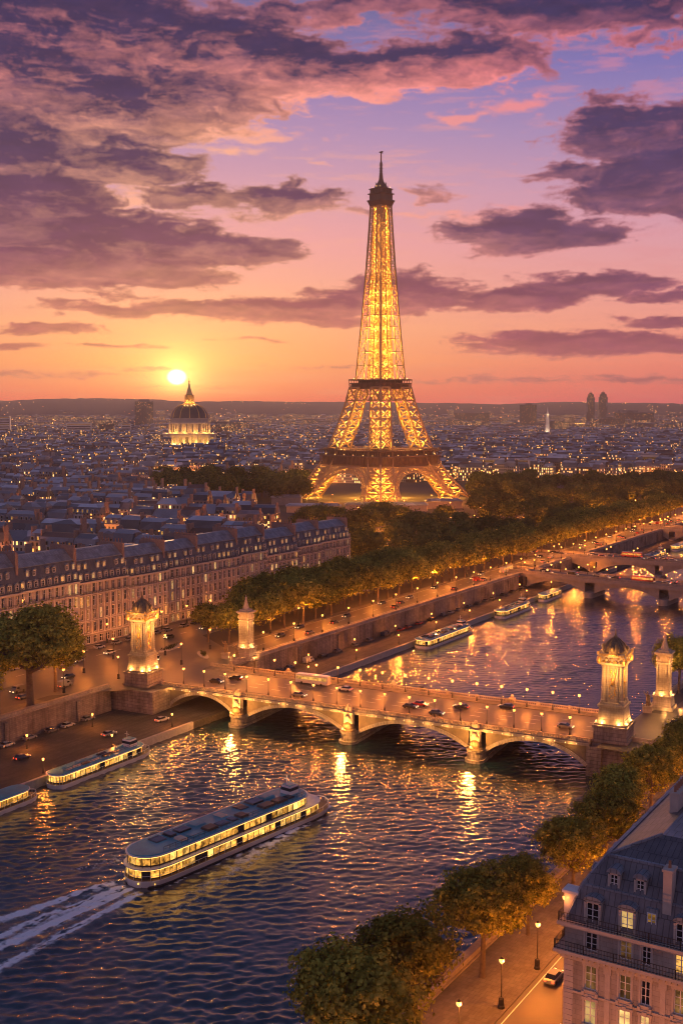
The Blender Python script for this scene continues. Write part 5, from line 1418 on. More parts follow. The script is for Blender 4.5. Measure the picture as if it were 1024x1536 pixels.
def car_proto(kind, colr):
    root = thing('parked_car' if kind == 'car' else kind, 'car', kind)
    prof, zt, hw = car_profile(kind)
    m = MB(); k = len(prof)
    vs = [(x, -hw*(.93 if z > 1.5 else 1), z) for x, z in prof] + [(x, hw*(.93 if z > 1.5 else 1), z) for x, z in prof]
    m.add(vs, [tuple(range(k))[::-1], tuple(range(k, 2*k))] + [(i, (i+1) % k, (i+1) % k+k, i+k) for i in range(k)])
    body = m.build('body', PAINTS[colr], root)
    m = MB()
    if kind == 'car':
        a = [(-1.75,.93),(-1.2,1.42),(.25,1.44),(1.05,.91)]; w0, w1 = .80, .64
        vs = [(a[0][0],-w0,a[0][1]),(a[1][0],-w1,a[1][1]),(a[2][0],-w1,a[2][1]),(a[3][0],-w0,a[3][1])]; vs += [(x,-y,z) for x,y,z in vs]
        m.add(vs, [(3,2,1,0),(4,5,6,7),(0,1,5,4),(2,3,7,6)])
        cab = m.build('cabin', M['glass'], root)
        m = MB(); m.box(-1.22, .27, -.645, .645, 1.425, 1.46); m.build('car_roof', PAINTS[colr], root)
    else:
        z0, z1 = (1.3, 1.8) if kind == 'van' else (1.5, 2.5); x0, x1 = (.2, 1.1) if kind == 'van' else (-5.2, 5.2)
        for sg in (-1, 1): m.box(x0, x1, sg*hw*.97-.02, sg*hw*.97+.02, z0, z1)
        m.build('side_window', M['glass' if kind == 'van' else 'lit'], root)
        m = MB(); xx = 1.42 if kind == 'van' else 5.6; m.box(xx-.02, xx+.06, -hw*.85, hw*.85, z0, z1+.1); m.build('windscreen', M['glass'], root)
    xf = prof[-1][0]; xb = prof[0][0]; wx = 1.35 if kind != 'bus' else 3.4
    for x in (-wx, wx):
        for sg in (-1, 1):
            m = MB(); r = .33 if kind == 'car' else .42
            m.add([(x+r*math.cos(2*PI*i/8), sg*(hw-.1), r+r*math.sin(2*PI*i/8)) for i in range(8)]+[(x+r*math.cos(2*PI*i/8), sg*(hw+.04), r+r*math.sin(2*PI*i/8)) for i in range(8)], [(i, (i+1) % 8, (i+1) % 8+8, i+8) for i in range(8)]+[tuple(range(8)), tuple(range(8, 16))]); m.build('wheel', M['rubber'], root)
    for sg in (-1, 1):
        m = MB(); m.box(xf-.06, xf+.05, sg*hw*.7-.2, sg*hw*.7+.2, .55, .75); m.build('headlight', M['head'], root)
        m = MB(); m.box(xb-.05, xb+.06, sg*hw*.72-.19, sg*hw*.72+.19, .6, .8); m.build('taillight', M['tail'], root)
    return register(root, *[c for c in bpy.data.objects if c.parent == root])
CARS = {}; rc = random.Random(17)
def car(loc, rz, where, group, lit=True):
    kind = rc.choices(['car', 'van', 'bus'], [.90, .085, .015])[0]; colr = rc.choices(list(PAINTS), [.14,.22,.28,.14,.06,.16])[0] if kind != 'bus' else rc.choice(['white', 'red'])
    if not lit and kind == 'bus': kind = 'car'
    key = (kind, colr, lit)
    label = '%s %s %s' % (colr, kind, where)
    if key not in CARS:
        o = car_proto(kind, colr); CARS[key] = o; o.location = loc; o.rotation_euler.z = rz; o['label'] = label; o['group'] = group
        if not lit:
            for c, _ in TREE[o.name]:
                if c.name.startswith(('headlight', 'taillight')): c.data.materials.clear(); c.data.materials.append(M['glass'])
    else: dup(CARS[key], loc, rz, label, group)
def lane(name, p0, p1, z, gaps, rev, group, lit=True, off=0.0):
    p0, p1 = Vector(p0), Vector(p1); d = p1-p0; L = d.length; d.normalize(); t = rc.uniform(2, gaps[1]); i = 0
    while t < L-2:
        q = p0+d*t; car((q.x, q.y, z), math.atan2(d.y, d.x)+(PI if rev else 0), '%s, %s from the left' % (name, ORD(i)), group, lit); i += 1; t += rc.uniform(*gaps)
for j, (y, rev) in enumerate(((6.4, False), (9.6, False), (13.2, False), (15.8, True), (19, True), (21.8, True))):
    a, b = Bp(-12, y), Bp(112, y)
    lane('in the %s lane of the stone bridge' % ORD(j), (a.x, a.y, 0), (b.x, b.y, 0), .02, (30, 78), rev, 'vehicles crossing the stone bridge')
for j, (n, rev) in enumerate(((-235.3, False), (-238.2, False), (-241.4, True), (-244.6, True))):
    a, b = W(n, 318), W(n, 900); lane('in the %s lane of the left quay road' % ORD(j), a, b, .03, (26, 80), rev, 'vehicles on the left quay road')
a, b = W(-284.6, 236), W(-284.6, 500); lane('parked in front of the riverside row', a, b, .03, (5.6, 10), False, 'cars parked in front of the row houses', False)
a, b = W(-275, 236), W(-275, 500); lane('driving past the riverside row', a, b, .03, (14, 40), True, 'vehicles driving past the row houses')
for j, (n, rev) in enumerate(((-254, False), (-261, True))):
    a, b = W(n, 120), W(n, 258); lane('behind the huge tree, lane %d' % (j+1), a, b, .03, (10, 24), rev, 'vehicles behind the huge tree')
a, b = W(-239, 178), W(-239, 250); lane('parked under the left quay wall', a, b, LQ, (5.4, 9), False, 'cars parked on the lower quay', False)
a, b = W(-226, 306), W(-226, 640); lane('parked under the long quay wall', a, b, LQ, (5.4, 14), False, 'cars parked on the lower quay', False)
a, b = W(-229, 190), W(-218, 262); lane('driving along the lower quay', a, b, LQ, (16, 30), False, 'cars driving on the lower quay')
for j, (n, rev) in enumerate(((-59.5, False), (-56, False), (-49.5, True))):
    a, b = W(n, 128), W(n, 268); lane('in the %s lane of the right bank street' % ORD(j), a, b, .03, (22, 46), rev, 'vehicles on the right bank street')
for nm, (bx, by, bz), rz, L in (('first far bridge', (92.6, 583, .6), b2rz, 145), ('second far bridge', (106, 652, 1.2), b3rz, 145)):
    for j, (y, rev) in enumerate(((3.4, False), (6.2, True), (9.6, True))):
        c, s_ = math.cos(rz), math.sin(rz); f = lambda x: (bx+x*c-y*s_, by+x*s_+y*c, 0)
        lane('in the %s lane of the %s' % (ORD(j), nm), f(-6), f(L), bz+.02, (8, 24), rev, 'traffic on the further bridges')
a, b = W(-262, 300), W(-236, 262); lane('turning on the square behind the left pylon', a, b, .08, (9, 15), False, 'vehicles on the square')
a, b = W(-88, 300), W(-60, 303); lane('at the right bridgehead', a, b, .06, (9, 14), True, 'vehicles at the right bridgehead')
# planted traffic islands on the square behind the left pylon
M['hedge'] = leafmat('clipped_hedge', (.03,.045,.012), (.09,.10,.03), .8)
for i, (n, s, a, L, w, lb) in enumerate([(-256, 284, .5, 22, 4.5, 'long planted traffic island with low hedge on the square'), (-263, 306, .2, 16, 4, 'smaller planted traffic island in front of the row houses'), (-246, 303, .9, 12, 3.2, 'planted island beside the slim left pylon')]):
    p = W(n, s, .06); root = thing('traffic_island', lb, 'traffic island', p, -TH+PI/2+a)
    m = MB(); m.prism(outline_r(L, w) if False else [(L/2*math.cos(t)*(1 if abs(math.cos(t)) < .8 else 1), w/2*math.sin(t)) for t in np.linspace(0, 2*PI, 20)[:-1]], 0, .18); m.build('kerb', M['kerb'], root)
    link('hedge', crown_mesh('hedge', L*.36, .7, .55, 110, 14, .32, 60+i, M['hedge'], 3), root).scale = (1, w*.8/(L*.72), 1)
# ================================================================== boats
M['hull_white'] = plain('white_hull_paint', (.70,.68,.66), (.55,.53,.52), .3, .35)
M['hull_dark'] = plain('dark_hull_band', (.03,.032,.04), (.02,.02,.025), .3, .4)
M['deckroof'] = plain('teal_boat_roof', (.06,.33,.40), (.03,.18,.23), .25, .4)
M['boatdark'] = plain('dark_boat_frame', (.045,.04,.035), (.03,.027,.024), .8, .4)
M['boatlit'] = emit('boat_window_light', (1.0, .43, .065), 2.1, sample=True, vary=.9, vscale=.8)
M['boatlit2'] = emit('boat_window_warm_light', (1.0, .52, .11), 2.6, sample=True, vary=.8, vscale=.8)
M['strip'] = emit('deck_edge_light', (1.0, .48, .10), 5.5, sample=True)
M['sky_glass'] = plain('tinted_roof_glass', (.03,.05,.06), (.015,.025,.03), .3, .08)
M['cream'] = plain('cream_awning', (.60,.48,.36), (.48,.38,.28), .6, .6)
M['deckwood'] = plain('deck_planks', (.22,.14,.08), (.14,.09,.05), .6, .6)
def outline(L, B, bow, stern, inset=0.0, n=9):
    """plan outline, bow towards +x, counter-clockwise from the stern port corner"""
    h = B/2-inset; x0, x1 = -L/2+inset, L/2-inset; p = []
    for i in range(n+1):                                      # rounded stern from starboard(-y) round to port? go ccw: start at bow
        t = -PI/2 + PI*i/n
        p.append((x1-bow + (bow)*math.cos(t)**.75 if math.cos(t) > 1e-6 else x1-bow, h*math.sin(t)))
    for i in range(n+1):
        t = PI/2 + PI*i/n
        c = -math.cos(t); p.append((x0+stern - stern*(c if c > 1e-6 else 0)**.8, h*math.sin(t)))
    return p
def river_boat(name, label, cat, loc, rz, L, B, decks, bow, stern, bay, hull_h=1.5, group=None, top='deckroof', roofitems=True):
    root = thing(name, label, cat, loc, rz, group)
    o0 = outline(L*.985, B*.84, bow*1.0, stern, 0); o1 = outline(L, B, bow, stern)
    m = MB(); m.prism(o0, -.8, hull_h, 0, top=o1); m.build('hull', M['hull_white'], root)
    m = MB(); ow = outline(L*.988, B*.885, bow, stern); ow2 = outline(L*.992, B*.93, bow, stern)
    m.prism(ow, -.3, .35, top=ow2, caps=False); m.build('waterline_band', M['hull_dark'], root)
    m = MB(); m.prism(outline(L, B, bow, stern, .12), hull_h+.002, hull_h+.08); m.build('deck', M['deckwood'], root)
    z = hull_h+.08; Lc, shift = L-3.2, 0.0
    rr = random.Random(int(L*10)+decks)
    for d in range(decks):
        ins = .45+.35*d; cut = bow*(.42+.36*d)
        Ld = L-ins*2-cut; cx = -cut/2
        bowd = max(2.5, bow*.55); sternd = stern*.92
        ol = outline(Ld, B-2*ins, bowd, sternd); ol = [(x+cx, y) for x, y in ol]
        H = 2.15
        m = MB(); m.prism([(cx+(x-cx)*.985, y*.94) for x, y in ol], z, z+H); core = m.build('saloon', M['boatdark'], root)
        # bays of glass along the outline, each a lit window
        P = ol+[ol[0]]; segs = []
        for a, b in zip(P[:-1], P[1:]):
            l = math.hypot(b[0]-a[0], b[1]-a[1]); k = max(1, round(l/bay)) if l > .5 else 0
            for i in range(k):
                t0, t1 = i/k, (i+1)/k; segs.append(((a[0]+(b[0]-a[0])*t0, a[1]+(b[1]-a[1])*t0), (a[0]+(b[0]-a[0])*t1, a[1]+(b[1]-a[1])*t1)))
        for a, b in segs:
            dx, dy = b[0]-a[0], b[1]-a[1]; l = math.hypot(dx, dy); ux, uy = dx/l, dy/l; nx, ny = uy, -ux
            m = MB(); g = .09
            q = [(a[0]+ux*g, a[1]+uy*g), (b[0]-ux*g, b[1]-uy*g), (b[0]-ux*g-nx*.08, b[1]-uy*g-ny*.08), (a[0]+ux*g-nx*.08, a[1]+uy*g-ny*.08)]
            m.prism(q, z+.45, z+H-.22); m.build('window', M[rr.choice(['boatlit', 'boatlit', 'boatlit2', 'boatlit'])] if rr.random() < .9 else M['glass'], root)
        m = MB()
        for a, b in segs:
            dx, dy = b[0]-a[0], b[1]-a[1]; l = math.hypot(dx, dy); m.bar((a[0]+dy/l*.03, a[1]-dx/l*.03, z), (a[0]+dy/l*.03, a[1]-dx/l*.03, z+H), .10)
        m.build('mullion', M['boatdark'], core)
        m = MB()
        for a, b in segs:
            dx, dy = b[0]-a[0], b[1]-a[1]; l = math.hypot(dx, dy); ex, ey = dy/l*.22, -dx/l*.22
            m.bar((a[0]+ex, a[1]+ey, z+H-.08), (b[0]+ex, b[1]+ey, z+H-.08), .10)
        m.build('light_strip', M['strip'], core)
        # white band (deck edge) above the glazing
        ob = outline(Ld+.9, B-2*ins+.75, bowd+.2, sternd+.2); ob = [(x+cx, y) for x, y in ob]
        last = d == decks-1
        m = MB(); m.prism(ob, z+H+.002, z+H+.26); m.build('roof_edge' if last else 'deck_band', M['hull_white'], root)
        if last:
            orf = [(cx+(x-cx)*.99, y*.95) for x, y in ob]
            m = MB(); m.prism(orf, z+H+.262, z+H+.40, top=[(cx+(x-cx)*.985, y*.88) for x, y in ob]); m.build('boat_roof', M[top], root)
        z += H+.27
    zr = z+.14; xa, xb = -L/2+stern*.7+1, L/2-bow*(.42+.36*(decks-1))-3.6
    if roofitems:
        x = xa+2; k = 0; bw = (B-1.4)/2
        while x < xb-2.5:
            l = rr.uniform(1.6, 3.6)
            for y0, y1 in ((-bw*.72, -.35), (.25, bw*.78)):
                if rr.random() < .82:
                    kind = rr.choice(['sky_glass', 'sky_glass', 'deckroof', 'cream', 'boatdark']); m = MB(); h = rr.uniform(.15, .55)
                    m.box(x, x+l, y0+rr.uniform(0, .5), y1-rr.uniform(0, .5), zr+.003, zr+h, taper=.12); m.build({'cream': 'awning', 'sky_glass': 'skylight', 'deckroof': 'skylight', 'boatdark': 'roof_bench'}[kind], M[kind], root)
            x += l+rr.uniform(.4, 1.3)
        m = MB(); ys = (B-2.2)/2-.1
        for sg in (-1, 1):
            m.bar((xa, sg*ys, zr+.95), (xb, sg*ys, zr+.95), .07); m.bar((xa, sg*ys, zr+.5), (xb, sg*ys, zr+.5), .05)
            x = xa
            while x <= xb: m.bar((x, sg*ys, zr), (x, sg*ys, zr+.95), .05); x += 1.6
        m.build('railing', M['rail'], root)
        xw = xb-2.2; m = MB(); m.box(xw, xw+3.0, -1.5, 1.5, zr+.003, zr+1.9, taper=.2); wh = m.build('wheelhouse', M['hull_white'], root)
        m = MB(); m.box(xw+.05, xw+2.95, -1.47, 1.47, zr+.8, zr+1.5); m.build('wheelhouse_window', M['sky_glass'], wh)
        m = MB(); m.box(xw+.3, xw+2.7, -1.2, 1.2, zr+1.902, zr+2.05); m.build('wheelhouse_roof', M[top], wh)
        m = MB(); m.bar((xw+.6, 0, zr+2.05), (xw+.6, 0, zr+4.2), .1); m.bar((xw+.6, -.8, zr+3.4), (xw+.6, .8, zr+3.4), .08); m.build('mast', M['white'], root)
    m = MB(); oo = outline(L, B, bow, stern, .25); zz = hull_h+.08
    ring = oo+[oo[0]]
    for a, b in zip(ring[:-1], ring[1:]):
        m.bar((a[0], a[1], zz+.85), (b[0], b[1], zz+.85), .07)
        l = math.hypot(b[0]-a[0], b[1]-a[1]); k = max(1, int(l/1.8))
        for i in range(k): m.bar((a[0]+(b[0]-a[0])*i/k, a[1]+(b[1]-a[1])*i/k, zz), (a[0]+(b[0]-a[0])*i/k, a[1]+(b[1]-a[1])*i/k, zz+.85), .05)
    m.build('deck_railing', M['white'], root)
    for x in (-L/2+.9, -L/2+2.4, L/2-bow-2):
        for sg in (-1, 1):
            m = MB(); m.ball((x if x > -L/2+1 else -L/2+.4, sg*B*(.46 if x > -L/2+1 else .2), 1.0), .2, 6); m.build('porthole_light', M['boatlit2'], root)
    return root
bp = W(BOAT_N, BOAT_S, WZ)
river_boat('river_cruise_boat', 'long glass sided cruise boat with glowing decks sailing upstream leaving a foaming wake', 'boat', tuple(bp), PI/2-TH-BOAT_A, 59.5, 10.4, 2, 10.0, 6.5, 1.75, 1.45)
def moored(label, n, s, L, B, decks, rz_off=0.0, group='boats moored along the left quay'):
    p = W(n, s, WZ); river_boat('moored_boat', label, 'boat', tuple(p), PI/2-TH-rz_off, L, B, decks, L*.2, 2.2, 1.7, 1.1, group, 'deckroof', L > 30)
moored('white moored boat with glowing saloon at the lower quay left of the bridge', -207.3, 213, 36, 6.2, 1)
moored('small moored boat cut by the left edge of the picture', -206.5, 174, 30, 6.4, 1)
moored('long white moored boat with dark roof beyond the bridge, nearest of the boats there', -206.4, 411, 44, 7.6, 1)
moored('white boat brightly lit along its side behind the long moored boat', -206.8, 481, 34, 6.4, 1)
moored('small pale boat moored near the first far bridge', -207.5, 528, 24, 5.4, 1)
moored('pale boat moored under the farthest bridges', -207.5, 705, 34, 6.5, 1)
moored('low boat moored beyond the second far bridge', -207.5, 760, 30, 6.0, 1)
def dinghy(label, n, s, rz):
    root = thing('small_motor_boat', label, 'boat', tuple(W(n, s, WZ)), rz)
    m = MB(); o1 = outline(6.5, 2.2, 3.0, .4); m.prism([(x*.9, y*.7) for x, y in o1], -.3, .55, top=o1); m.build('hull', M['hull_dark'], root)
    m = MB(); m.box(-.8, .9, -.7, .7, .55, 1.3, taper=.2); m.build('cabin', M['boatdark'], root)
dinghy('small dark motor boat just beyond the middle of the bridge', -141, 326, .3)
dinghy('small dark motor boat beyond the bridge, left of its middle', -176, 332, .9)
# two sightseers' barges at the quay
# ================================================================== the city
def citywall(name, c1, c2, litp, strength):
    m, nt, bs = newmat(name); uv = coords(nt, 'UV')
    sp = nt.nodes.new('ShaderNodeSeparateXYZ'); nt.links.new(uv, sp.inputs[0])
    u = math_n(nt, 'DIVIDE', sp.outputs[0], 2.6); v = math_n(nt, 'DIVIDE', sp.outputs[1], 3.2)
    fu, fv = math_n(nt, 'FRACT', u), math_n(nt, 'FRACT', v); iu, iv = math_n(nt, 'FLOOR', u), math_n(nt, 'FLOOR', v)
    def band(x, a, b): return math_n(nt, 'MULTIPLY', math_n(nt, 'GREATER_THAN', x, a), math_n(nt, 'LESS_THAN', x, b))
    win = math_n(nt, 'MULTIPLY', band(fu, .28, .72), band(fv, .22, .80))
    oi = nt.nodes.new('ShaderNodeObjectInfo')
    cb = nt.nodes.new('ShaderNodeCombineXYZ'); nt.links.new(iu, cb.inputs[0]); nt.links.new(iv, cb.inputs[1]); nt.links.new(math_n(nt, 'MULTIPLY', oi.outputs['Random'], 517.0), cb.inputs[2])
    wn = nt.nodes.new('ShaderNodeTexWhiteNoise'); wn.noise_dimensions = '3D'; nt.links.new(cb.outputs[0], wn.inputs['Vector'])
    cl = noise_fac(nt, coords(nt), .02, 2)
    thr = math_n(nt, 'SUBTRACT', 1.0, math_n(nt, 'MULTIPLY', math_n(nt, 'POWER', cl, 2.0), litp*4))
    on = math_n(nt, 'MULTIPLY', win, math_n(nt, 'GREATER_THAN', wn.outputs['Value'], thr))
    f = noise_fac(nt, coords(nt), .05, 5)
    base = rampnode(nt, f, [(.3, c2), (.7, c1)])
    mr = nt.nodes.new('ShaderNodeMapRange'); nt.links.new(oi.outputs['Random'], mr.inputs[0]); mr.inputs[3].default_value = .7; mr.inputs[4].default_value = 1.3
    cc = nt.nodes.new('ShaderNodeCombineColor'); [nt.links.new(mr.outputs[0], cc.inputs[i]) for i in range(3)]
    base = mul(nt, base, cc.outputs[0])
    mx = nt.nodes.new('ShaderNodeMix'); mx.data_type = 'RGBA'; nt.links.new(win, mx.inputs[0]); nt.links.new(base, mx.inputs[6]); mx.inputs[7].default_value = (.02,.022,.027,1)
    nt.links.new(mx.outputs[2], bs.inputs['Base Color']); bs.inputs['Roughness'].default_value = .7
    cr = rampnode(nt, wn.outputs['Color'], [(.3, (1,.34,.06)), (.7, (1,.55,.18))]); nt.links.new(cr, bs.inputs['Emission Color'])
    nt.links.new(math_n(nt, 'MULTIPLY', on, strength), bs.inputs['Emission Strength'])
    m.cycles.emission_sampling = 'NONE'
    return m
M['cwall'] = citywall('city_house_wall', (.46,.41,.38), (.30,.27,.25), .34, 2.6)
M['cwall2'] = citywall('city_brick_wall', (.24,.17,.14), (.15,.11,.10), .34, 2.6)
M['cwall_far'] = citywall('far_city_wall', (.34,.30,.27), (.17,.15,.14), .20, 2.2)
M['cwall_tower'] = citywall('dark_tower_wall', (.10,.09,.10), (.06,.055,.06), .12, 1.6)
M['croof'] = plain('city_zinc_roof', (.40,.44,.49), (.24,.265,.305), .08, .42, metal=.15, cells=.045)
M['croof2'] = plain('city_slate_roof', (.14,.155,.185), (.08,.088,.11), .08, .5, cells=.05)
M['croof3'] = plain('city_tile_roof', (.17,.10,.075), (.10,.06,.05), .05, .7, rand=.3)
def house_mb(mb, P, w, d, h, hm, mi0=0, style=0, mwall=0, mroof=1, mtop=2):
    """house into mb through placement P(x,y,z); local x along the street"""
    a = [(-w/2,-d/2,0),(w/2,-d/2,0),(w/2,d/2,0),(-w/2,d/2,0)]; b = [(x,y,h) for x,y,_ in a]
    mb.add([P(*p) for p in a+b], [(0,1,5,4),(1,2,6,5),(2,3,7,6),(3,0,4,7)], mwall)
    i = min(2.0, d*.17)
    if style == 0:      # mansard
        c = [(-w/2+.2,-d/2+i,h+hm*.7),(w/2-.2,-d/2+i,h+hm*.7),(w/2-.2,d/2-i,h+hm*.7),(-w/2+.2,d/2-i,h+hm*.7)]; e = [(-w/2+1,-d*.08,h+hm),(w/2-1,-d*.08,h+hm),(w/2-1,d*.08,h+hm),(-w/2+1,d*.08,h+hm)]
        mb.add([P(*p) for p in b+c], [(0,1,5,4),(1,2,6,5),(2,3,7,6),(3,0,4,7)], mroof); mb.add([P(*p) for p in c+e], [(0,1,5,4),(1,2,6,5),(2,3,7,6),(3,0,4,7),(4,5,6,7)], mtop)
    elif style == 1:    # pitched
        r = [(-w/2,0,h+hm*.75),(w/2,0,h+hm*.75)]
        mb.add([P(*p) for p in b+r], [(0,1,5,4),(2,3,4,5),(1,2,5),(3,0,4)], mtop)
    else:               # flat roof with an upstand and a lift house
        mb.add([P(*p) for p in b], [(0,1,2,3)], mtop)
        q = [(-w*.12,-d*.1),(w*.2,-d*.1),(w*.2,d*.2),(-w*.12,d*.2)]
        mb.add([P(x,y,h) for x,y in q]+[P(x,y,h+2.6) for x,y in q], [(0,1,5,4),(1,2,6,5),(2,3,7,6),(3,0,4,7),(4,5,6,7)], mwall)
rcit = random.Random(99)
def city_free(X, Y):
    n, s_ = ns(X, Y)
    if n > -318 and s_ < 505: return False
    if n > -290: return False
    if math.hypot(X-36.5, Y-1072) < 125: return False
    x, y = in_px(X, Y)
    if Y < 1250 and X > -42-(Y-560)*.05 and s_ > 480: return False      # park
    if 225 < x < 470 and 905 < Y < 1205: return False                  # grove
    if math.hypot(X+338, Y-2534) < 85: return False
    if math.hypot(X-566, Y-3129) < 60: return False
    if 1850 < Y < 2534 and abs(X+338*Y/2534) < 52: return False      # open ground before the dome
    if 2650 < Y < 3129 and abs(X-566*Y/3129) < 24: return False
    return True
blocks = []
Y = 395.0
def gen_blocks():
    out = []
    sp = 0
    s_ = 180.0
    while s_ < 3300:
        n = -330.0 - rcit.uniform(0, 30)
        bd = rcit.uniform(34, 46)
        while n > -2600:
            bw = rcit.uniform(48, 84)
            c = W(n-bw/2, s_+bd/2); X, Y = c.x, c.y
            if Y > 330 and abs(X) < .345*Y+60 and city_free(X, Y) and city_free(*W(n-2, s_+2)[:2]):
                out.append((X, Y, bw, bd, -TH+.28*math.sin(X*.004+Y*.0021)+rcit.uniform(-.05, .05)))
            n -= bw+rcit.uniform(8, 15)
        s_ += bd+rcit.uniform(9, 16)
    return out
houses = []
for X, Y, bw, bd, rz in gen_blocks():
    c, s_ = math.cos(rz), math.sin(rz); hb = rcit.uniform(14, 21); dd = rcit.uniform(11, 14)
    for sg in (-1, 1):
        x = -bw/2
        while x < bw/2-6:
            w = min(rcit.uniform(11, 22), bw/2-x)
            if bw/2-(x+w) < 7: w = bw/2-x
            lx, ly = x+w/2, sg*(bd/2-dd/2)
            houses.append((X+lx*c-ly*s_, Y+lx*s_+ly*c, w-.05, dd, max(8, hb+rcit.uniform(-3.5, 3.5)), rcit.uniform(4.5, 7.5), rz+(PI if sg > 0 else 0), rcit.choices([0, 1, 2], [.66, .20, .14])[0], rcit.random()))
            x += w
    if bd > 38:
        for k in range(2):
            lx = rcit.uniform(-bw*.4, bw*.4); houses.append((X+lx*c, Y+lx*s_, 9, bd-2*dd-3, rcit.uniform(7, 13), 3.5, rz, rcit.choice([1, 2]), rcit.random()))
houses.sort(key=lambda h: math.hypot(h[0], h[1]))
vis = [h for h in houses if abs(h[0]) < .312*h[1]]
ind, rest = vis[:290], vis[290:]+[h for h in houses if abs(h[0]) >= .312*h[1]]
zone = {}
for X, Y, w, d, h, hm, rz, st, q in ind:
    px, py = in_px(X, Y, h); zn = ('far left' if px < 130 else 'left of centre' if px < 330 else 'behind the right half of the row' if px < 520 else 'right side')
    wallc = 'brick' if q < .22 else 'pale stone'; rc_ = {0: 'mansard', 1: 'pitched', 2: 'flat roofed'}[st]
    zone[(zn, wallc, rc_)] = zone.get((zn, wallc, rc_), -1)+1
    zw = {'far left': 'at the left edge', 'left of centre': 'left of the dome', 'behind the right half of the row': 'behind the row end', 'right side': 'right of the tower'}[zn]
    root = thing('city_house', '%s %s city house %s, %s one behind the row' % (wallc, rc_, zw, ORD(zone[(zn, wallc, rc_)])), 'house', (X, Y, 0), rz, 'city houses behind the riverside row')
    ident = lambda x, y, z: (x, y, z)
    m = MB(); house_mb(m, ident, w, d, h, hm, style=st)
    mw = MB(); mr_ = MB()
    for f, mi in zip(m.f, m.m): (mw if mi == 0 else mr_).add([m.v[i] for i in f], [tuple(range(len(f)))], 0 if mi == 0 else mi-1)
    mw.build('wall', M['cwall2' if q < .22 else 'cwall'], root)
    rm = M['croof3'] if .3 < q < .42 else M['croof']
    rf = mr_.build('roof', [M['croof2'], rm], root)
    r2 = random.Random(int(q*1e6))
    for x in (-w/2+.4, w/2-.4):
        if r2.random() < .8:
            m = MB(); y0 = r2.uniform(-d*.35, 0); m.box(x-.4, x+.4, y0, y0+r2.uniform(2.5, d*.4), h*.9, h+hm+r2.uniform(.8, 2.2)); m.build('chimney', M['brick'], root)
    if st == 0:
        nb = max(2, int(w/3.2))
        for b in range(nb):
            m = MB(); x = -w/2+(b+.5)*w/nb; m.box(x-.65, x+.65, -d/2+.3, -d/2+1.9, h+.5, h+2.5); o = m.build('dormer', M['croof'], root)
            m = MB(); m.quad((x-.5, -d/2+.28, h+.65), (x+.5, -d/2+.28, h+.65), (x+.5, -d/2+.28, h+2.3), (x-.5, -d/2+.28, h+2.3)); m.build('pane', M['lit' if r2.random() < .3 else 'glass'], o)
# the mass of roofs beyond
mb = MB()
for X, Y, w, d, h, hm, rz, st, q in rest:
    c, s_ = math.cos(rz), math.sin(rz)
    P = lambda x, y, z: (X+x*c-y*s_, Y+x*s_+y*c, z)
    house_mb(mb, P, w, d, h, hm, style=st, mwall=0 if q > .22 else 1, mroof=2, mtop=4 if .3 < q < .40 else 3)
    if q > .4:
        x = w/2-.5; vs = [(x-.5,-3,h),(x+.5,-3,h),(x+.5,2,h),(x-.5,2,h)]; mb.add([P(*p) for p in vs]+[P(p[0],p[1],h+hm+1.5) for p in vs], [(0,1,5,4),(1,2,6,5),(2,3,7,6),(3,0,4,7),(4,5,6,7)], 1)
# farther: larger blocks thinning into the haze
Y = 2700.0
while Y < 7000:
    stp = 26+Y*.010; xw = .36*Y
    X = -xw
    while X < xw:
        if rcit.random() < .78 and city_free(X, Y):
            w, d = rcit.uniform(18, 62), rcit.uniform(14, 26); h = rcit.choice([9, 12, 14, 16, 18, 20, 24]) + (rcit.uniform(10, 26) if rcit.random() < .05 else 0)
            rz = -TH+rcit.choice([0, 0, .4, -.5, PI/2])+rcit.uniform(-.1, .1); c, s_ = math.cos(rz), math.sin(rz); ox, oy = X+rcit.uniform(-12, 12), Y+rcit.uniform(-stp*.4, stp*.4)
            gz = max(0, (oy-5200)*.012)
            P = lambda x, y, z: (ox+x*c-y*s_, oy+x*s_+y*c, z+gz-2)
            house_mb(mb, P, w, d, h, 5, style=rcit.choice([0, 1, 2]), mwall=5, mroof=2, mtop=rcit.choice([3, 3, 4, 2]))
        X += rcit.uniform(34, 84)
    Y += stp
tag(mb.build('city_roofscape', [M['cwall'], M['cwall2'], M['croof2'], M['croof'], M['croof3'], M['cwall_far']]), 'dense mass of distant city roofs and lit windows reaching the horizon', 'city', kind='stuff')
# street lights of the far city, countless small amber points
mb = MB(); r2 = random.Random(5)
def spark(X, Y, z, r):
    mb.add([(X-r,Y,z),(X,Y-r,z),(X+r,Y,z),(X,Y+r,z),(X,Y,z+r),(X,Y,z-r)], [(0,1,4),(1,2,4),(2,3,4),(3,0,4),(1,0,5),(2,1,5),(3,2,5),(0,3,5)], r2.choice([0, 0, 0, 1]))
for i in range(7600):
    Y = 620*(11.0**r2.random()); X = r2.uniform(-.34, .34)*Y
    if not city_free(X, Y): continue
    if fbm(np.array([X*.0035]), np.array([Y*.0022]), 3, 66)[0] < .47: continue
    spark(X, Y, r2.uniform(7, 15) + max(0, (Y-5200)*.012), .35+Y*.00022*r2.uniform(.6, 1.6))
for i in range(26):     # rows of lights along avenues
    Y = 900*(6.0**r2.random()); X = r2.uniform(-.33, .33)*Y; a = r2.choice([0, 0, .15, -.2, .5])+r2.uniform(-.1, .1); L = r2.uniform(40, 130)+Y*.03
    for k in range(int(L/9)):
        x, y = X+math.cos(a)*(k*9), Y+math.sin(a)*(k*9)
        if city_free(x, y): spark(x, y, 13+max(0, (y-5200)*.012), .4+Y*.00022)
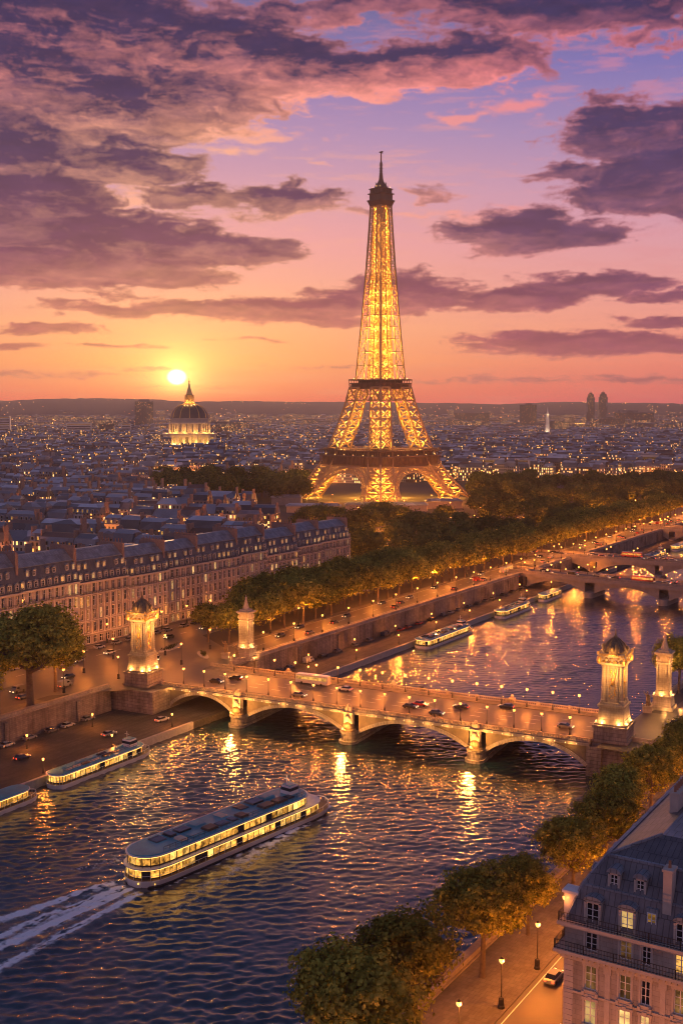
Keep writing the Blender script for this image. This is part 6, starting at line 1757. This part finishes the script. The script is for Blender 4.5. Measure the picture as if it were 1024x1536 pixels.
for i in range(700):
    d = r2.uniform(6500, 8250); a = r2.uniform(-.31, .31); k = int((a-HILL['az'][0])/(HILL['az'][1]-HILL['az'][0]))
    if fbm(np.array([a*22.0]), np.array([d*.002]), 3, 12)[0] < .5: continue
    j = max(q for q in range(4) if HILL['z'][q][0] <= d); d0, z0 = HILL['z'][j]; d1, z1 = HILL['z'][j+1]; t = (d-d0)/(d1-d0)
    spark(d*math.sin(a), d*math.cos(a), float(z0[k]*(1-t)+z1[k]*t)+4, 1.3)
me_far = mb.build('city_lights', [emit('far_street_light', (1.0, .38, .07), 10.0, sample=False), emit('far_white_light', (1.0, .56, .20), 8.0, sample=False)])
tag(me_far, 'countless amber street lights twinkling across the distant city', 'lights', kind='stuff')
# some lamps that light the streets between the nearer roofs
r3 = random.Random(50); k = 0
for i in range(400):
    Y = r3.uniform(520, 2000); X = r3.uniform(-.31, .31)*Y
    if not city_free(X, Y) or k > 74: continue
    if min(math.hypot(X-h[0], Y-h[1])-max(h[2], h[3])*.42 for h in houses if abs(h[0]-X) < 40 and abs(h[1]-Y) < 40) < 3 if any(abs(h[0]-X) < 40 and abs(h[1]-Y) < 40 for h in houses) else True: continue
    lamp('tall', (X, Y, 0), 0, 'amber street lamp in a street between the city roofs, %s nearest to the river' % ORD(k), 'street lamps between the city houses', 16000); k += 1

# ================================================================== landmarks on the skyline
def dome():
    root = thing('domed_church', 'floodlit church with tall dark ribbed dome and golden lantern below the setting sun', 'church', (-338, 2534, 0), R(8)); root.scale = (1.14, 1.14, 1.03)
    st = plain('floodlit_church_stone', (.58,.50,.40), (.46,.39,.31), .1, .8)
    m = MB(); m.box(-56, 56, -52, 52, 0, 3.4); m.box(-50, 50, -48, 48, 3.402, 24, skip=''); m.box(-52, 52, -50, 50, 24.002, 26.5); m.build('base', st, root)
    m = MB()
    for k in range(9):
        for sg in (-1, 1): m.box(-48+k*12-2, -48+k*12+2, sg*49-1.6, sg*49+1.6, 3.402, 23.9)
    m.build('pilaster', st, root)
    for k in range(8):
        m = MB(); x = -42+k*12; m.box(x-2.6, x+2.6, -48.25, -47.9, 6, 19); m.build('window', M['lit'], root)
    m = MB(); m.lathe([(40.5, 26.502), (40.5, 29), (37.5, 29.2), (37.5, 46.5), (40.5, 47), (40.5, 49.5), (36, 49.7), (36, 57), (37.5, 57.5), (37.5, 59)], 40)
    for i in range(32):
        a = 2*PI*i/32; m.lathe([(1.5, 29.2), (1.3, 46.8)], 6, (39.2*math.cos(a), 39.2*math.sin(a)))
        m.box(36.4*math.cos(a)-.7, 36.4*math.cos(a)+.7, 36.4*math.sin(a)-.7, 36.4*math.sin(a)+.7, 49.7, 57)
    m.build('drum', st, root)
    for i in range(16):
        a = 2*PI*(i+.5)/16; c, s_ = math.cos(a), math.sin(a); m = MB()
        m.obox((37.6*c, 37.6*s_), (c, s_), (-s_, c), .25, 1.6, 32, 43); m.build('window', M['dim'], root)
    prof = [(37, 59)]+[(36.3*math.cos(t)**.9+.01, 59+31.5*math.sin(t)) for t in np.linspace(.02, 1.32, 10)]
    m = MB(); m.lathe(prof, 40); m.build('dome', plain('dark_lead_dome', (.10,.075,.06), (.06,.045,.035), .15, .45, metal=.3), root, smooth=True)
    m = MB()
    for i in range(12):
        a = 2*PI*i/12; m.tube([(r*1.005*math.cos(a), r*1.005*math.sin(a), z) for r, z in prof], [.75]*len(prof), 4)
    m.build('dome_rib', M['gilt'], root)
    m = MB(); m.lathe([(11, 89), (11, 92.5), (9, 93), (8.5, 95), (6.5, 95.2), (6.5, 106), (8.8, 107), (8.8, 109), (6.0, 110), (4.6, 117), (2.6, 124), (1.2, 133), (.9, 136), (1.6, 137), (.5, 139), (.4, 145)], 12)
    for i in range(8):
        a = 2*PI*i/8; m.lathe([(1.1, 95.2), (1.1, 106)], 6, (8*math.cos(a), 8*math.sin(a)))
    m.build('lantern', M['gilt'], root)
    for i in range(8):
        a = -PI/2+(i-3.5)*.36; point('floodlight_glow', root, (62*math.cos(a), 60*math.sin(a), 4), 34000, (1.0, .45, .09), 1.0)
    for i in range(6):
        a = -PI/2+(i-2.5)*.5; point('drum_glow', root, (46*math.cos(a), 46*math.sin(a), 28.5), 17000, (1.0, .45, .09), .8)
    for i in range(4):
        a = -PI/2+(i-1.5)*.6; point('lantern_glow', root, (14*math.cos(a), 14*math.sin(a), 94), 9000, (1.0, .52, .16), .6)
    m = MB()
    for k in range(14):
        m = MB(); x = -52+k*8; m.ball((x, -54, 4.6), .9, 6); m.build('floodlight', M['fixture'], root)
dome()
def tower_block(label, X, Y, w, d, h, rz, name='office_tower', tops=(), cat='tower block', mat='cwall_tower'):
    root = thing(name, label, cat, (X, Y, 0), rz)
    m = MB(); m.box(-w/2, w/2, -d/2, d/2, 0, h); m.build('wall', M[mat], root)
    m = MB(); m.box(-w/2-.4, w/2+.4, -d/2-.4, d/2+.4, h+.002, h+1.4)
    for (x0, x1, hh) in tops: m.box(x0*w, x1*w, -d*.3, d*.3, h+1.402, h+1.4+hh)
    m.build('roof', M['croof2'], root)
    m = MB()
    for k in range(int(w/6)+1): m.box(-w/2+k*6-.5, -w/2+k*6+.5, -d/2-.5, -d/2, 0, h-.1)
    m.build('fin', M['croof2'], root)
    return root
def twin(label, X, Y, w, h):
    root = thing('twin_skyscraper', label, 'skyscraper', (X, Y, 0), R(-12))
    m = MB(); m.box(-w/2, w/2, -w/2, w/2, 0, h*.86); m.box(-w*.38, w*.38, -w*.38, w*.38, h*.86, h*.95); m.box(-w*.2, w*.2, -w*.2, w*.2, h*.95, h); m.build('wall', M['cwall_tower'], root)
    m = MB(); m.bar((0,0,h), (0,0,h*1.05), 1.6)
    for sx in (-1, 1):
        m.box(sx*w*.42-3, sx*w*.42+3, -w*.52, -w*.5, 0, h*.86)
    m.build('spire', M['croof2'], root)
twin('left one of two slim dark skyscrapers on the horizon at the right', 1072, 4906, 34, 146); twin('right one of two slim dark skyscrapers on the horizon at the right', 1128, 4920, 38, 148)
tower_block('broad lit office block below the twin skyscrapers', 1150, 4480, 150, 40, 62, R(-14), 'office_block', ((-.4, .1, 8),))
tower_block('stepped office block left of the twin skyscrapers with lit floors', 1010, 4350, 110, 36, 40, R(-10), 'office_block', ((-.2, .3, 6),))
tower_block('dark slab tower left of the dome on the skyline', -728, 4205, 66, 34, 104, R(10), tops=((-.3, .3, 8),))
tower_block('plain dark tower left of the white obelisk', 705, 4300, 62, 30, 92, R(-10), tops=((-.2, .2, 5),))
tower_block('low lit slab right of the iron tower on the horizon', 560, 4900, 150, 40, 58, R(-8), 'office_block')
def slab(label, X, Y, w, d, h, rz):
    root = thing('white_office_slab', label, 'office building', (X, Y, 0), rz)
    m = MB(); m.box(-w/2, w/2, -d/2, d/2, 0, h); m.build('wall', plain('pale_concrete', (.55,.52,.52), (.42,.40,.41), .05, .7), root)
    m = MB(); m.box(-w/2+1, w/2-1, -d/2+1, d/2-1, h+.002, h+1.2); m.build('roof', M['croof'], root)
    for k in range(int(h/6)):
        m = MB(); m.box(-w/2+3, w/2-3, -d/2-.15, -d/2, 3+k*6, 5.4+k*6); m.build('window', M['glass' if k % 3 else 'dim'], root)
slab('low white slab building left of the dark slab tower', -690, 2990, 66, 30, 44, R(12)); slab('smaller white building beside the white slab, left of the dome', -560, 2960, 26, 24, 42, R(10)); slab('white building cut by the left edge of the picture', -880, 2920, 60, 30, 60, R(14))
tower_block('squat building with rows of lit windows beside the white slab', -612, 2965, 40, 24, 40, R(10), 'office_block')
slab('long pale building with many windows right of the tower behind the park', 190, 1335, 62, 18, 24, R(-6)); slab('pale building at the right edge behind the park trees', 395, 1420, 70, 18, 26, R(-14))
def obelisk():
    root = thing('white_spire', 'slim white floodlit spire standing above the city right of the tower', 'monument', (566, 3129, 0), 0)
    m = MB(); m.box(-14, 14, -14, 14, 0, 7); m.build('base', M['stone'], root)
    m = MB(); m.lathe([(9, 7.002), (6.4, 16), (5.0, 40), (4.2, 62), (5.4, 63), (5.4, 66), (2.6, 68), (1.6, 74), (.5, 86)], 10); m.build('shaft', plain('white_spire_stone', (.75,.70,.64), (.66,.60,.55), .1, .6), root)
    for a in (-2.3, -1.57, -.8): point('floodlight_glow', root, (16*math.cos(a), 16*math.sin(a), 9), 15000, (1.0, .70, .42), .6)
    point('top_glow', root, (0, -9, 64), 2500, (1.0, .6, .25), .4)
obelisk()
# low pavilions on the forecourt before the tower
for i, (px, py, w, d, h, lb) in enumerate([(430, 757, 26, 14, 7, 'low pale pavilion at the left foot of the tower'), (470, 768, 44, 12, 5, 'long flat pavilion in front of the left tower foot'), (545, 766, 30, 12, 5, 'pale flat pavilion in front of the near tower foot'), (610, 766, 34, 12, 5, 'flat roofed pavilion right of the near tower foot'), (665, 762, 30, 12, 6, 'pale pavilion at the right foot of the tower')]):
    d_ = (86.0)/((py-610)/1700.0); X = (px-512)/1700.0*d_
    root = thing('pavilion', lb, 'pavilion', (X, d_, 0), R(rcit.uniform(-12, 12)))
    m = MB(); m.box(-w/2, w/2, -d/2, d/2, 0, h); m.build('wall', M['pale'], root)
    m = MB(); m.box(-w/2-.8, w/2+.8, -d/2-.8, d/2+.8, h+.002, h+.7); m.prism([(-w/2, -d/2), (w/2, -d/2), (w/2, d/2), (-w/2, d/2)], h+.702, h+2.2, top=[(-w/2+2, -d/5), (w/2-2, -d/5), (w/2-2, d/5), (-w/2+2, d/5)]); m.build('roof', M['croof'], root)
